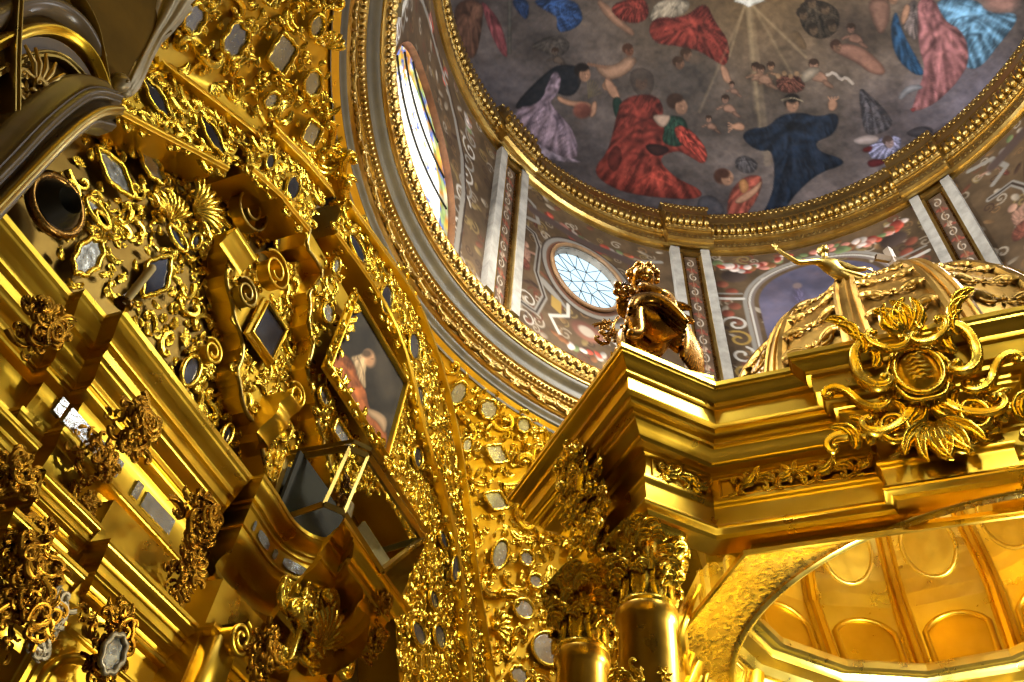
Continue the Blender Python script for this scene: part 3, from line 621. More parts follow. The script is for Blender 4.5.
def windows():
    for i,w in enumerate(WIN[:2]):
        t=struct(thing('window_%d'%(i+1),['oval leaded window in the middle of the painted drum','oval leaded window at the right edge of the drum'][i],'window',tuple(on_drum(np.array(w[0]),np.array(w[1])))))
        a=np.linspace(0,2*PI,72,endpoint=False)
        F=on_drum(w[0]+w[2]*1.02*np.cos(a),w[1]+w[3]*1.02*np.sin(a),.02); B=on_drum(w[0]+w[2]*.92*np.cos(a),w[1]+w[3]*.92*np.sin(a),-.14)
        mb=MB(); mb.grid(np.stack([F,B],1),wu=True); part(mb,'window_reveal',STONE,t)
        P=on_drum(w[0]+w[2]*.97*np.cos(a),w[1]+w[3]*.97*np.sin(a),-.12); c=P.mean(0); mb=MB(); mb.add(np.vstack([P,c]),T=[((j+1)%72,j,72) for j in range(72)]); part(mb,'glazing',SKYG,t,'pale blue glass lit from outside')
        mb=MB(); F=on_drum(w[0]+w[2]*1.07*np.cos(a),w[1]+w[3]*1.07*np.sin(a),.05); mb.tube(np.vstack([F,F[:2]]),.05,6); part(mb,'window_frame',plain('window_frame_stucco',(150,116,80),.5),t)
        mb=MB()     # lead star pattern
        def L(u0,v0,u1,v1):
            q=np.linspace(0,1,4); mb.tube(on_drum(w[0]+w[2]*(u0+(u1-u0)*q),w[1]+w[3]*(v0+(v1-v0)*q),-.09),.009,4)
        for k in range(8):
            b=k*PI/4+.2; p1=(.42*math.cos(b),.42*math.sin(b)); b2=b+PI/4; p2=(.42*math.cos(b2),.42*math.sin(b2)); m=b+PI/8
            L(*p1,*p2); L(0,0,*p1); L(*p1,.95*math.cos(m),.95*math.sin(m)); L(*p2,.95*math.cos(m),.95*math.sin(m)); L(*p1,.95*math.cos(b),.95*math.sin(b))
        part(mb,'leading',DARKCAN,t)
    w=STW; t=struct(thing('window_3','tall bright stained glass window behind the lower ring on the left','window',tuple(on_drum(np.array(w[0]),np.array(w[1])))))
    a=np.linspace(0,2*PI,96,endpoint=False)
    F=on_drum(w[0]+w[2]*1.0*np.cos(a),np.maximum(w[1]+w[3]*np.sin(a),12.03),.03); B=on_drum(w[0]+w[2]*.99*np.cos(a),np.maximum(w[1]+w[3]*.99*np.sin(a),12.06),-.12)
    mb=MB(); mb.grid(np.stack([F,(F+B)/2,B],1),wu=True); part(mb,'window_reveal',REVEAL,t)
    T,Rr=np.meshgrid(a,np.linspace(0,.98,60)); A_=w[0]+w[2]*.985*Rr*np.cos(T); Z_=w[1]+w[3]*.985*Rr*np.sin(T)
    Z_=np.maximum(Z_,12.04); G=on_drum(A_,Z_,-.09); mb=MB(); mb.grid(G,wv=True); o=part(mb,'stained_glazing',STAIN,t,'white glass with yellow, green and blue border figures')
    U=(A_*.11).ravel();V=Z_.ravel(); rr=Rr.ravel(); n=vnoise(U*5,V*5,3); n2=vnoise(U*9+5,V*9,13); col=np.array([255,250,235.])*np.ones((U.size,1))
    pal=np.array([(255,214,90),(190,210,130),(120,140,210),(250,170,80),(255,240,190)]); k=(hsh(np.floor(U*6).astype(np.int64),np.floor(V*6).astype(np.int64),5)*4.99).astype(int)
    m=(rr>.80)|((n>.74)&(n2>.5)); col[m]=pal[k[m]]*(.55+.4*n2[m])[:,None]
    at=o.data.color_attributes.new('paint','FLOAT_COLOR','POINT'); at.data.foreach_set('color',np.c_[lin(np.clip(col,0,255)),np.ones(len(col))].astype(np.float32).ravel())
    mb=MB()
    for k in (-.78,-.5,-.22,.06,.34,.62,.86):
        s=math.sqrt(1-k*k); q=np.linspace(-s,s,12); (mb.tube(on_drum(w[0]+w[2]*.9*q,w[1]+w[3]*.95*k+0*q,-.06),.02,4) if k>0 else None)
        mb.tube(on_drum(w[0]+w[2]*.9*k+0*q,np.maximum(w[1]+w[3]*.95*q,12.04),-.06),.02,4)
    part(mb,'glazing_bars',DARKCAN,t)
SKYG=glow('daylit_glass',(204,234,250),1.55)
def stainmat():
    m=bpy.data.materials.new('daylit_stained_glass'); m.use_nodes=True; nt=m.node_tree; nt.nodes.clear()
    o=nt.nodes.new('ShaderNodeOutputMaterial'); e=nt.nodes.new('ShaderNodeEmission'); a=nt.nodes.new('ShaderNodeAttribute'); a.attribute_name='paint'
    e.inputs[1].default_value=2.2; nt.links.new(a.outputs['Color'],e.inputs[0]); nt.links.new(e.outputs[0],o.inputs[0]); return m
STAIN=stainmat()
def lower_ring():
    R=6.62   # outer edge radius; o inward
    # from the outer lower edge (r 6.58 z 10.6) up and inwards to the lip (r 6.04 z 12)
    secs=[('trim_2',STONEG,sharp((0,10.48),(.0,10.58),(.06,10.62),cyma((.08,10.64),(.14,10.78)))),
          ('trim_3',GOLDC,sharp((.14,10.78),torus((.17,10.80),(.17,10.88),.5),(.13,10.9),(.15,11.14),(.2,11.15),(.2,11.2),(.26,11.22),torus((.27,11.23),(.29,11.3),.5))),
          ('trim_4',STONEG,sharp((.29,11.3),(.29,11.34),cyma((.30,11.36),(.42,11.6)))),
          ]
    a0,a1=-60,200
    for nm,mt,pr in secs:
        mb=MB(); arc_sweep(mb,a0,a1,pr,200,R); o=mb.build(nm,mt,angle=35)
        struct(o,{'trim_2':'grey marble outer band of the ring at the foot of the drum','trim_3':'gilded middle band with bead and scroll frieze on the drum ring','trim_4':'grey green marble hollow band of the drum ring'}[nm],'cornice')
    mb=MB(); arc_sweep(mb,a0,a1,sharp((.42,11.6),(.44,11.6),torus((.44,11.62),(.46,11.70),.5),(.46,11.72),(.47,11.9),torus((.5,11.92),(.56,12.02),.5),(.3,12.08)),200,R)
    o=struct(mb.build('trim_9',GOLDC,angle=35),'gilded carved lip of the ring at the foot of the drum','cornice')
    for nm,z,r,step,sz,mt,ty in (('bead_row',11.02,.17,1.1,(.035,.055,.055),GOLDC,0),('leaf_row',11.82,.50,.95,(.06,.05,.10),GOLDC,1),('drop_row',11.2,.25,.8,(.045,.022,.06),GOLDC,0),('frieze_ornament',10.98,.18,2.6,(.1,.16,.08),GOLDC,2)):
        m2=MB()
        for k,a in enumerate(np.arange(10,190,step)):
            A=math.radians(a); rr=R-r; er=np.array([-math.cos(A),-math.sin(A),0]); et=np.array([-math.sin(A),math.cos(A),0]); ez=np.array([0,0,1.]); c=np.array([DX,DY,z])-er*rr
            if ty==0: m2.blob(c,sz,6,4,np.stack([er,et,ez],1))
            elif ty==1: leaf(m2,(c,et,ez,er),.13,PI/2+(.5 if k%2 else -.5),k%2,1.3,8,.5,2,.4); m2.blob(c-ez*.07,(.03,.03,.035),6,4)
            else:
                P,rd,lf=SP[1]; put(m2,P,rd*.9,lf*.6,(c,et,ez,er),.13,0,k%2)
        part(m2,nm,mt,o)
    # red-brown painted ground inside the gilded frieze
# ---------------------------------------------------------------- pendentive with its mirrors
PC_=np.array([6.0,-1.28,5.5]); PRAD=8.32; PYW=5.32
def pend(a,e):
    d=np.stack([np.cos(e)*np.cos(a),np.cos(e)*np.sin(a),np.sin(e)+0*a],-1)
    r=np.minimum(PRAD,(PYW-PC_[1])/np.maximum(np.cos(e)*np.sin(a),.02)); return PC_+d*r[...,None] if np.ndim(r) else PC_+d*r
def pend_fr(a,e):
    a=float(a);e=float(e); P=pend(np.array(a),np.array(e)); h=1e-3
    ex=pend(np.array(a-h),np.array(e))-P; ex/=np.linalg.norm(ex)
    ey=pend(np.array(a),np.array(e+h))-P; ey-=ex*(ey@ex); ey/=np.linalg.norm(ey)
    ez=np.cross(ex,ey); 
    if ez@(PC_-P)<0: ez=-ez
    return (P,ex,ey,ez)
def pend_px(px,py):
    r=rays(px,py); t=np.linspace(3,22,4000)[:,None]/np.linalg.norm(r); P=r*t-PC_
    R=np.linalg.norm(P,axis=1); lim=np.minimum(PRAD,(PYW-PC_[1])/np.maximum(P[:,1]/R,.02)); k=np.nonzero(R>lim)[0]
    k=[i for i in k if (P[i]@np.array([0,1,0])>0 or 1)]; k=k[0]; q=P[k]; return math.atan2(q[1],q[0]),math.asin(q[2]/R[k])
def halfsize(fr,bw,bh):
    """world half sizes of an upright ellipse whose outline measures bw by bh in the photograph"""
    o,ex,ey,ez=fr; u0,v0=proj(o); u1,v1=proj(o+ex*.1); u2,v2=proj(o+ey*.1)
    A=np.array([[(u1-u0)**2,(u2-u0)**2],[(v1-v0)**2,(v2-v0)**2]])*100
    s=np.linalg.lstsq(A,np.array([(bw/2)**2,(bh/2)**2]),rcond=None)[0]
    g=math.sqrt(max((bw*bh/4),1)/abs(((u1-u0)*(v2-v0)-(u2-u0)*(v1-v0))*100))
    a=math.sqrt(max(s[0],1e-6));b=math.sqrt(max(s[1],1e-6))
    return float(np.clip(a,g*.7,g*1.5)),float(np.clip(b,g*.7,g*1.5))
PM=[(228,36,26,36,'diam'),(276,50,27,38,'quat'),(311,22,14,21,'oval'),(307,80,17,25,'oct'),(265,97,15,15,'oct'),(306,131,19,26,'quat'),(186,14,22,30,'diam'),
    (398,286,13,22,'oct'),(455,393,17,22,'oct'),(486,409,18,20,'scal'),(521,425,13,14,'oct'),(464,445,10,13,'oct'),(494,454,22,20,'quat'),(493,501,23,20,'quat'),
    (497,555,16,28,'oval'),(524,559,14,15,'scal'),(533,582,13,13,'oct'),(553,597,12,13,'oct'),(521,610,19,19,'oval'),(546,650,32,32,'oval'),(516,677,18,18,'scal'),(508,708,22,22,'oct'),(205,-22,20,26,'oval'),(262,-18,24,30,'quat'),(322,-20,14,20,'oct')]
ARCH_C=(6.45,5.6)
def arch_test(k):
    # is a point of the pendentive inside the arch opening, as its outer edge is seen from the nave
    P=np.array([(-300,-300),(205,-60),(184,4),(150,30)]+[q for sg in ARCH_SEGS for q in sg[0]]+[(-300,800),(-300,20)],float); c=np.array([300.,520.]); f=inpoly(c+(P-c)*k)
    return lambda G:[bool(g[1]>2.5 and f(*proj(g))) for g in G]
ARCH_SEGS=[([(128,20),(158,54),(205,90),(253,128)],[(104,111),(150,135),(190,155),(222,172)],5.40),
          ([(268,123),(300,155),(327,187)],[(246,172),(275,198),(303,232)],5.26),
          ([(345,200),(370,234),(400,275),(418,305),(442,372),(459,449),(468,515),(475,576),(484,630),(494,690),(503,760)],[(330,235),(360,275),(386,315),(405,365),(424,450),(441,494),(452,545),(458,586),(463,630),(466,690),(470,760)],5.18)]
def pendentive():
    a=np.linspace(-.35,PI+.35,420); e=np.linspace(-.25,.665,150); A,E=np.meshgrid(a,e); G=pend(A,E)
    I=np.arange(A.size).reshape(A.shape); q=np.stack([I[:-1,:-1],I[:-1,1:],I[1:,1:],I[1:,:-1]],-1).reshape(-1,4)
    Gc=G.reshape(-1,3)[q].mean(1); keep=~np.array(arch_test(.985)(Gc))
    mb=MB(); mb.add(G.reshape(-1,3),q[keep]); o=struct(mb.build('wall_left',GOLD),'gilded pendentive wall between the arch and the drum ring','wall')
    t=thing('pendentive_carving','gilded carved scrollwork with grey mirrors between the great arch and the drum ring','carving',tuple(PC_+np.array([0,6.4,5.])))
    av=[]; outer=arch_test(1.035)
    for (px,py,bw,bh,sh) in PM:
        aa,ee=pend_px(px,py); fr=pend_fr(aa,ee); fr=(fr[0]+fr[3]*.05,)+fr[1:]; rx,ry=halfsize(fr,bw*.97,bh*.97); mirror(t,fr,rx*1.04,ry*1.04,sh,MIRR,GOLDR,.030)
        av.append((aa,ee,max(rx,ry)/8.3+.012))
    def inside(a,e):
        P=pend(np.array(a),np.array(e)); r=math.hypot(P[0]-ARCH_C[0],P[2]-ARCH_C[1])
        if outer([P])[0]: return False
        u,v=proj(P)
        if u<185-max(0,(v-10))*.7 and v<110: return False
        return P[2]<10.45 and -40<u<640 and -60<v<740
    L=scatter(inside,(.15,2.7,-.15,.66),.046,.013,rng,av,60000,.62)
    mb=MB()
    for u,v,s in L: 
        fr=pend_fr(u,v); motif(mb,fr,s*8.3*.95,rng)
    for u,v,s in L[::2]:
        fr=pend_fr(u,v); mb.blob(fr[0]+fr[3]*s*3,s*2.2,8,4)
    part(mb,'scrollwork',GOLDR,t)
# ---------------------------------------------------------------- altarpiece: arch, lunette, cornices
def yz(L,y): return [tuple(PY(px,py,y)[[0,2]]) for px,py in L]
RETB=5.85
def altarpiece_arch():
    t=thing('archivolt','great gilded arch in stepped sections set with small oval mirrors','arch',(6.45,5.3,5.6))
    t2=thing('arch_cornice','outer gilded cornice that follows the great arch','cornice',(6.45,5.3,10.9))
    segs=ARCH_SEGS
    out=sharp((-.02,0),(-.02,.10),torus((0,.11),(.07,.13),.6),(.08,.10),(.10,.10),cyma((.11,.10),(.20,.24)),(.21,.25),(.26,.26),torus((.27,.25),(.33,.22),.6),(.34,0))
    inn=sharp((-.02,0),(-.02,.14),torus((0,.15),(.06,.16),.5),(.08,.12),cyma((.09,.11),(.15,.04)),(.16,0))
    for k,(A,B,y) in enumerate(segs):
        if k==2: A_=smoothpath(A,1);B_=smoothpath(B,1)
        else: A_,B_=A,B
        a=yz(A_,y); b=yz(B_,y)
        mb=MB(); extrude(mb,list(a)+list(b)[::-1],y,RETB); part(mb,'arch_section',GOLD,t,smooth=False)
        mb=MB(); P=np.array([(x,y,z) for x,z in a]); sweep(mb,P,[(-o*.62,h*.5) for o,h in out],(0,-1,0),-1); part(mb,'outer_moulding',GOLD,t2,angle=40)
        mb=MB(); P=np.array([(x,y,z) for x,z in b]); sweep(mb,P,[(o*.85,h*.6) for o,h in inn],(0,-1,0),-1); part(mb,'inner_moulding',GOLD,t,angle=40)
        av=[]
        for (px,py,bw,bh,sh,kk) in [(152,100,17,34,'diam',0),(208,137,15,30,'diam',0),(266,163,9,14,'oval',1),(289,189,12,25,'oval',1),(354,250,14,22,'oval',2),(383,300,12,28,'oval',2),(411,347,11,26,'oct',2),(416,398,9,22,'oval',2),(452,569,8,26,'oval',2)]:
            if kk!=k: continue
            x,z=yz([(px,py)],y)[0]; fr=frame_y(x,z,y); rx,ry=halfsize(fr,bw,bh); mirror(t,fr,rx,ry,sh,MIRD,GOLDR,.02); av.append((x,z,max(rx,ry)*.9))
        poly=list(a)+list(b)[::-1]; f=inpoly(poly); xs=[p[0] for p in poly];zs=[p[1] for p in poly]
        mb=MB()
        for u,v,s in scatter(f,(min(xs),max(xs),min(zs),max(zs)),.17,.07,rng,av,8000,.60): motif(mb,frame_y(u,v,y-.01),s,rng)
        part(mb,'carved_foliage',GOLDR,t)
    # narrow pilaster strip with pendant mirrors just inside the arch on the right
def frame_rect(parent,c4,y,w,depth,mat,name='frame'):
    P=[(x,y,z) for x,z in c4]; mb=MB(); sweep(mb,P,sharp((0,0),(0,depth),torus((.01,depth),(w*.4,depth*1.1),.5),(w*.5,depth*.6),(w*.9,depth*.4),(w,0)),(0,-1,0),-1,closed=True); return part(mb,name,mat,parent,angle=40)
def lunette():
    t=thing('altarpiece_lunette','upper lunette of the gilded altarpiece with scalloped pilasters and small mirrors under the arch','altarpiece',(6.45,5.85,5.3))
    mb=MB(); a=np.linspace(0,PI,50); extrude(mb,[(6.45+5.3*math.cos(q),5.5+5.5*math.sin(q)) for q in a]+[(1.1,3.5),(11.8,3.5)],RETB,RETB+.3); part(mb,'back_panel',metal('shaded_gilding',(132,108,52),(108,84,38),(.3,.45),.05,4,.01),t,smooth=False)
    p1l=[(229,231),(227,250),(227,263),(224,275),(225,286),(230,300),(232,318),(239,332),(241,348),(239,360),(234,369),(238,384),(239,396),(244,412),(254,424),(259,440),(261,455),(266,475)]
    p2l=[(308,228),(304,245),(314,258),(322,272),(314,284),(306,292),(309,303),(306,324),(312,338),(310,350),(305,368),(309,384),(316,402),(314,418),(320,434),(323,450),(330,478)]
    w1=yz(p1l,5.58); w2=yz(p2l,5.34)
    mb=MB(); extrude(mb,w1+yz([(330,500),(345,400),(335,260),(300,262),(276,262),(250,262)],5.58),5.58,RETB); part(mb,'scalloped_pilaster',GOLD,t,smooth=False)
    xc=6.45; w2m=[(2*xc-x,z) for x,z in w2][::-1]
    mb=MB(); extrude(mb,w2+w2m+[],5.34,RETB); part(mb,'central_panel',GOLD,t,smooth=False)
    for nm,w,y in (('pilaster_edging',w1,5.58),('panel_edging',w2,5.34)):
        mb=MB(); mb.tube(smoothpath([(x+.03,y-.012,z) for x,z in w],1),.028,6); part(mb,nm,GOLDO,t)
    # small cornice block over the left pilaster
    mb=MB(); P=[PY(228,231,5.5)+np.array([0,0,.02]),PY(248,262,5.5)]; P[1][2]=P[0][2]; sweep(mb,P,[(.0,0),(.12,0),(.10,-.06),(.05,-.10),(.05,-.16),(0,-.2),(0,-.3)],(0,0,1),1); part(mb,'block_cornice',GOLD,t)
    # rolled volutes
    def roll(px0,px1,y,depth,mat=GOLD):
        (x0,z0),(x1,z1)=yz([px0,px1],y); cx,cz=(x0+x1)/2,(z0+z1)/2; R=math.hypot(x1-x0,z1-z0)/2
        tt=np.linspace(0,1,40); a_=PI*.9-tt*3.6*PI; r=R*(1-.72*tt); X=cx+r*np.cos(a_); Z=cz+r*np.sin(a_)
        mb=MB(); F=np.c_[X,np.full(40,y-depth),Z]; B=np.c_[X,np.full(40,y),Z]; mb.grid(np.stack([F,B],1)); mb.tube(F,.02,6); part(mb,'volute',mat,t)
    roll((252,260),(278,288),5.5,.16); roll((228,285),(248,306),5.55,.12,GOLDO); roll((222,198),(258,225),5.7,.16,GOLDO); roll((196,345),(214,362),5.75,.1); roll((284,386),(298,408),5.4,.08)
    # console bracket between diamond mirror and cornice
    c0=yz([(262,386),(292,470)],5.5); mb=MB(); n=26; q=np.linspace(0,1,n)
    z=c0[0][1]-q*.62; o=.08+.22*np.exp(-((q-.12)/.14)**2)+.16*np.sin(q*PI)**2; xx=(c0[0][0]+.14,c0[0][0]+.38)
    G=np.stack([np.c_[np.full(n,xx[0]),5.58+0*q,z],np.c_[np.full(n,xx[0]),5.5-o,z],np.c_[np.full(n,xx[0]+.03),5.49-o,z],np.c_[np.full(n,xx[1]-.03),5.49-o,z],np.c_[np.full(n,xx[1]),5.5-o,z],np.c_[np.full(n,xx[1]),5.58+0*q,z]],1); mb.grid(G,flip=True)
    part(mb,'console',GOLD,t,angle=50)
    av=[];
    for (px,py,bw,bh,sh,mt,y) in [(110,174,27,42,'quat',MIRR,5.8),(147,167,22,34,'diam',MIRR,5.8),(92,214,15,26,'oct',MIRR,5.8),(83,258,30,36,'scal',MIRR,5.8),(152,277,28,44,'quat',MIRD,5.8),(186,372,19,30,'oval',MIRD,5.8),
        (280,241,17,30,'oval',MIRR,5.8),(332,267,7,16,'oval',MIRR,5.3),(324,314,11,21,'oval',MIRR,5.3),(320,397,11,20,'oval',MIRR,5.3),(339,438,17,22,'rect',MIRR,5.3),(191,243,9,14,'oval',MIRD,5.8),(173,240,12,22,'oct',MIRD,5.8),(97,222,10,14,'oval',MIRR,5.8),(222,436,10,20,'oval',MIRD,5.8)]:
        x,z=yz([(px,py)],y)[0]; fr=frame_y(x,z,y); rx,ry=halfsize(fr,bw,bh); mirror(t,fr,rx*.95,ry*.95,sh,mt,GOLDR,.028); av.append((x,z,max(rx,ry)*1.05))
    dm=yz([(263,304),(279.5,329.5),(268.5,362),(249,334.5)],5.5)
    x0,x1=(dm[0][0]+dm[3][0])/2,(dm[1][0]+dm[2][0])/2; z1,z0=(dm[0][1]+dm[1][1])/2,(dm[2][1]+dm[3][1])/2
    mr=thing('framed_mirror','plain rectangular dark mirror in a gilt frame on the scalloped pilaster','mirror',((x0+x1)/2,5.5,z0))
    mb=MB(); mb.box((x0,5.46,z0),(x1,5.57,z1)); part(mb,'glass',MIRD,mr,smooth=False); frame_rect(mr,[(x0,z0),(x0,z1),(x1,z1),(x1,z0)],5.5,.07,.08,GOLD)
    fill=[(inpoly(yz([(60,190),(107,114),(222,172),(246,172),(303,232),(300,262),(229,231),(227,300),(236,370),(262,470),(224,447),(128,305),(120,298),(85,290),(34,218)],5.85)),5.84,(1.2,5.6,5.,10.2),.16,.055,9000),
          (inpoly(w1+yz([(330,500),(318,400),(304,260),(300,262),(276,262),(250,262)],5.58)),5.57,(3.,7,5.2,9.5),.15,.06,4000),
          (inpoly([(x+.02,z) for x,z in w2]+w2m),5.33,(5,8.6,5.2,9.9),.15,.055,9000)]
    pt=yz([(347,296),(405,377),(386,462),(322,372)],5.3)
    rp=yz([(392,325),(410,385),(424,450),(441,494),(458,586),(466,700),(400,700),(395,610),(425,545),(400,500),(372,455),(402,380)],5.28)
    mb=MB(); extrude(mb,rp,5.28,RETB); part(mb,'right_panel',GOLD,t,smooth=False)
    fill.append((inpoly(rp),5.27,(min(q[0] for q in rp),max(q[0] for q in rp),min(q[1] for q in rp),max(q[1] for q in rp)),.13,.05,9000))
    for (px,py,bw,bh,sh) in [(414,458,9,22,'oval'),(436,637,12,26,'oval'),(415,634,14,26,'oval'),(430,600,9,20,'oval'),(428,420,9,20,'oval'),(440,540,9,18,'oval')]:
        x,z=yz([(px,py)],5.28)[0]; fr=frame_y(x,z,5.28); rx,ry=halfsize(fr,bw,bh); mirror(t,fr,rx*.95,ry*.95,sh,MIRD,GOLDR,.028); av.append((x,z,max(rx,ry)*1.05))
    k=0
    for f,y,bd,s0,s1,n in fill:
        avk=list(av)+[((x0+x1)/2,(z0+z1)/2,.36)]+[(c0[0][0]+.27,c0[0][1]-.1-.2*i,.14) for i in range(5)]
        if y==5.33: avk=[q for q in avk if q[0]>5]; avk=[(5.6+.42*i,6.9*1.128+.42*j,.30) for i in range(5) for j in range(5)]+[q for q in av[7:11]]
        mb=MB(); L=scatter(f,bd,s0,s1,rng,avk,n,.66)
        for u,v,s in L: motif(mb,frame_y(u,v,y),s,rng)
        part(mb,'carved_foliage',GOLDR,t)
    mb=MB()
    for px,py,s,rot in [(192,210,.34,1.2),(170,222,.26,2.4)]:
        x,z=yz([(px,py)],5.75)[0]; shell(mb,frame_y(x,z,5.75),s,rot,9)
    part(mb,'shell',GOLDR,t)
    # round dark oculus on the far left
    x,z=yz([(47,208)],5.6)[0]; mb=MB(); fr=frame_y(x,z,5.5); ringtube(mb,fr,.26,.26,SHAPES['oval'],.05); o=part(mb,'oculus_frame',BRONZE,t)
    mb=MB(); a=np.linspace(0,2*PI,32,endpoint=False); 
    for r0,r1,d0,d1 in((.25,.12,.0,.16),(.12,.0,.16,-.05)):
        mb.grid(np.stack([fr[0]+(r*np.cos(a))[:,None]*fr[1]+(r*np.sin(a))[:,None]*fr[2]+d*fr[3] for r,d in((r0,d0),(r1,d1))],1),wu=True)
    part(mb,'oculus_boss',DARKCAN,t)
    return t
def saint_painting():
    y=5.14; c=yz([(350,301),(402,378),(383,456),(325.5,370)],y); x0=(c[0][0]+c[3][0])/2; x1=(c[1][0]+c[2][0])/2; z1=(c[0][1]+c[1][1])/2; z0=(c[2][1]+c[3][1])/2
    t=thing('framed_painting','dark oil painting of a bowed saint in brown habit set in the lunette','painting',((x0+x1)/2,y,z0))
    X,Z=np.meshgrid(np.linspace(x0,x1,200),np.linspace(z0,z1,190)); G=np.stack([X,0*X+y-.03,Z],-1); mb=MB(); mb.grid(G); o=part(mb,'canvas',CANVAS,t,'dark canvas with a figure leaning forward')
    U,V=proj(G); U=U.ravel();V=V.ravel(); n=fbm(U/14,V/14,2,4)
    p=Painter(U,V,np.array([44,38,28.])[None]*(.5+.7*n[:,None])); D=lambda L:[(240+x/2.965,220+y_/2.965) for x,y_ in L]
    p.poly(D([(262,450),(262,400),(290,385),(330,410),(370,490),(380,560),(410,590),(440,640),(430,680),(390,650),(350,600),(290,520)]),(128,70,34),1,2,1,8,fold=.25,ff=.5)
    p.poly(D([(325,405),(350,400),(375,390),(385,410),(370,450),(375,510),(350,470),(340,430)]),(168,140,100),1,2,1,5,fold=.2,ff=.5)
    p.poly(D([(370,555),(410,565),(440,590),(430,640),(410,600),(380,580)]),(150,122,88),1,2,1,4)
    p.ell(*D([(384,410)])[0],6,9,(170,126,86),.25,1,-.3,.4); p.ell(*D([(376,396)])[0],5,4,(58,44,30),.4,.9)
    p.ell(*D([(392,412)])[0],1.6,.7,(96,62,42),.6,.7); p.ell(*D([(382,420)])[0],3,5,(120,84,54),.7,.5)
    p.poly(D([(410,330),(470,470),(440,560),(400,480)]),(58,50,38),4,2,.6); p.apply(o,1.3)
    fr=frame_rect(t,[(x0,z0),(x0,z1),(x1,z1),(x1,z0)],y,.07,.10,GOLD,'frame')
    mb=MB(); k=0
    for i in range(26):
        q=i/26; 
        for (ax,az,bx,bz) in((x0,z1,x0,z0),(x0,z0,x1,z0)):
            x=ax+(bx-ax)*q;z=az+(bz-az)*q; leaf(mb,frame_y(x,z,y-.05),.09+.03*rng.random(),rng.random()*6.3,i%2,1.1,8,.5,2,.35)
    part(mb,'leaf_border',GOLDR,fr)
    return t
WALLPROF=sharp((0,0),(0,-.05),cyma((-.02,-.07),(-.14,-.19)),(-.14,-.22),(-.18,-.22),(-.18,-.33),(-.20,-.34),cyma((-.21,-.35),(-.32,-.44)),(-.32,-.48),torus((-.33,-.49),(-.37,-.57),.5),(-.41,-.58),(-.42,-.64),(-.43,-.66),(-.43,-.88),(-.37,-.90),(-.37,-.94),cyma((-.38,-.95),(-.46,-1.03)),(-.47,-1.05),(-.47,-1.22))
CURVE=[(5.2,4.9),(5.42,4.93),(5.6,4.95),(5.74,4.93),(5.86,4.88),(5.94,4.8),(5.94,4.72),(5.9,4.62),(5.82,4.52),(5.70,4.41)]
CURVEPROF=sharp((0,0),(0,-.04),cyma((-.01,-.05),(-.11,-.19)),(-.14,-.20),(-.14,-.24),(-.16,-.26),(-.18,-.43),(-.13,-.45),(-.13,-.48),cyma((-.15,-.49),(-.38,-.80),9),torus((-.38,-.82),(-.44,-.95),.5),(-.50,-1.0),(-.52,-1.25))
def lips(P): return [(x,y,5.3) for x,y in P]
def altarpiece_cornice():
    t=thing('altarpiece_entablature','deep gilded main cornice of the altarpiece, stepping forward and curling out under the glass case','cornice',(4.,5.1,5.3))
    path=[(-3,5.32),(2.5,5.3),(2.5,5.16),(2.78,5.16),(2.78,4.97),(4.9,5.02),(4.9,4.88)]
    mb=MB(); sweep(mb,lips(path[:6]),WALLPROF,(0,0,1),1); part(mb,'straight_run',GOLD,t,angle=28)
    P2=[(4.9,5.6),(4.9,4.88),(5.2,4.9)]+list(CURVE[1:])
    cv=smoothpath(np.array(CURVE),2); P=np.vstack([[(4.9,5.8),(4.9,4.88)],cv[:]])
    mb=MB(); sweep(mb,np.c_[P,np.full(len(P),5.3)],CURVEPROF,(0,0,1),1,caps=False); part(mb,'curved_run',GOLD,t,angle=28)
    mb=MB(); sweep(mb,lips([(5.70,4.41),(7.33,4.42),(7.33,5.6)]),CURVEPROF,(0,0,1),1); part(mb,'forward_run',GOLD,t,angle=28)
    # slabs that close the top of the cornice
    mb=MB(); V=[(x,y,5.29) for x,y in [(-3,5.32),(2.5,5.3),(2.5,5.16),(2.78,5.16),(2.78,4.97),(4.9,5.02),(4.9,4.88)]+[tuple(q) for q in cv]+[(7.33,4.42),(7.33,5.86),(-3,5.86)]]
    from mathutils.geometry import tessellate_polygon
    T=tessellate_polygon([[Vector((v[0],v[1],0)) for v in V]]); mb.add(V,T=list(T)); part(mb,'top_slab',GOLDO,t,smooth=False)
    # body of wall below
    # silvered inlays in the frieze
    mb=MB()
    for x0,x1,y in [(1.55,1.80,5.30),(1.9,2.02,5.30),(3.02,3.1,4.99),(3.14,3.68,4.99),(3.75,3.83,4.99),(4.05,4.13,5.0),(4.2,4.62,5.01)]:
        mb=MB(); mb.box((x0,y+.40,5.3-.85),(x1,y+.44,5.3-.69)); part(mb,'mirror_inlay',MIRR,t,'greyish mirror strip let into the frieze',smooth=False)
    mb=MB(); D=np.r_[0,np.cumsum(np.hypot(*np.diff(cv,axis=0).T))]; L=D[-1]
    for a,b in ((.02,.06),(.12,.30),(.35,.39),(.44,.60),(.65,.69),(.74,.90),(.93,.97)):
        s=np.linspace(a*L,b*L,8); X=np.interp(s,D,cv[:,0]);Y=np.interp(s,D,cv[:,1]); T_=np.gradient(np.c_[X,Y],axis=0); T_/=np.linalg.norm(T_,axis=1)[:,None]
        X2=X-T_[:,1]*.158;Y2=Y+T_[:,0]*.158
        w=.058*np.sin(np.linspace(.25,PI-.25,8))**.4; G=np.stack([np.c_[X2,Y2,5.3-.345+w],np.c_[X2,Y2,5.3-.345-w]],1); mb=MB(); mb.grid(G); part(mb,'mirror_inlay',MIRR,t,'mirror lozenge let into the curved frieze',smooth=False)
    return t
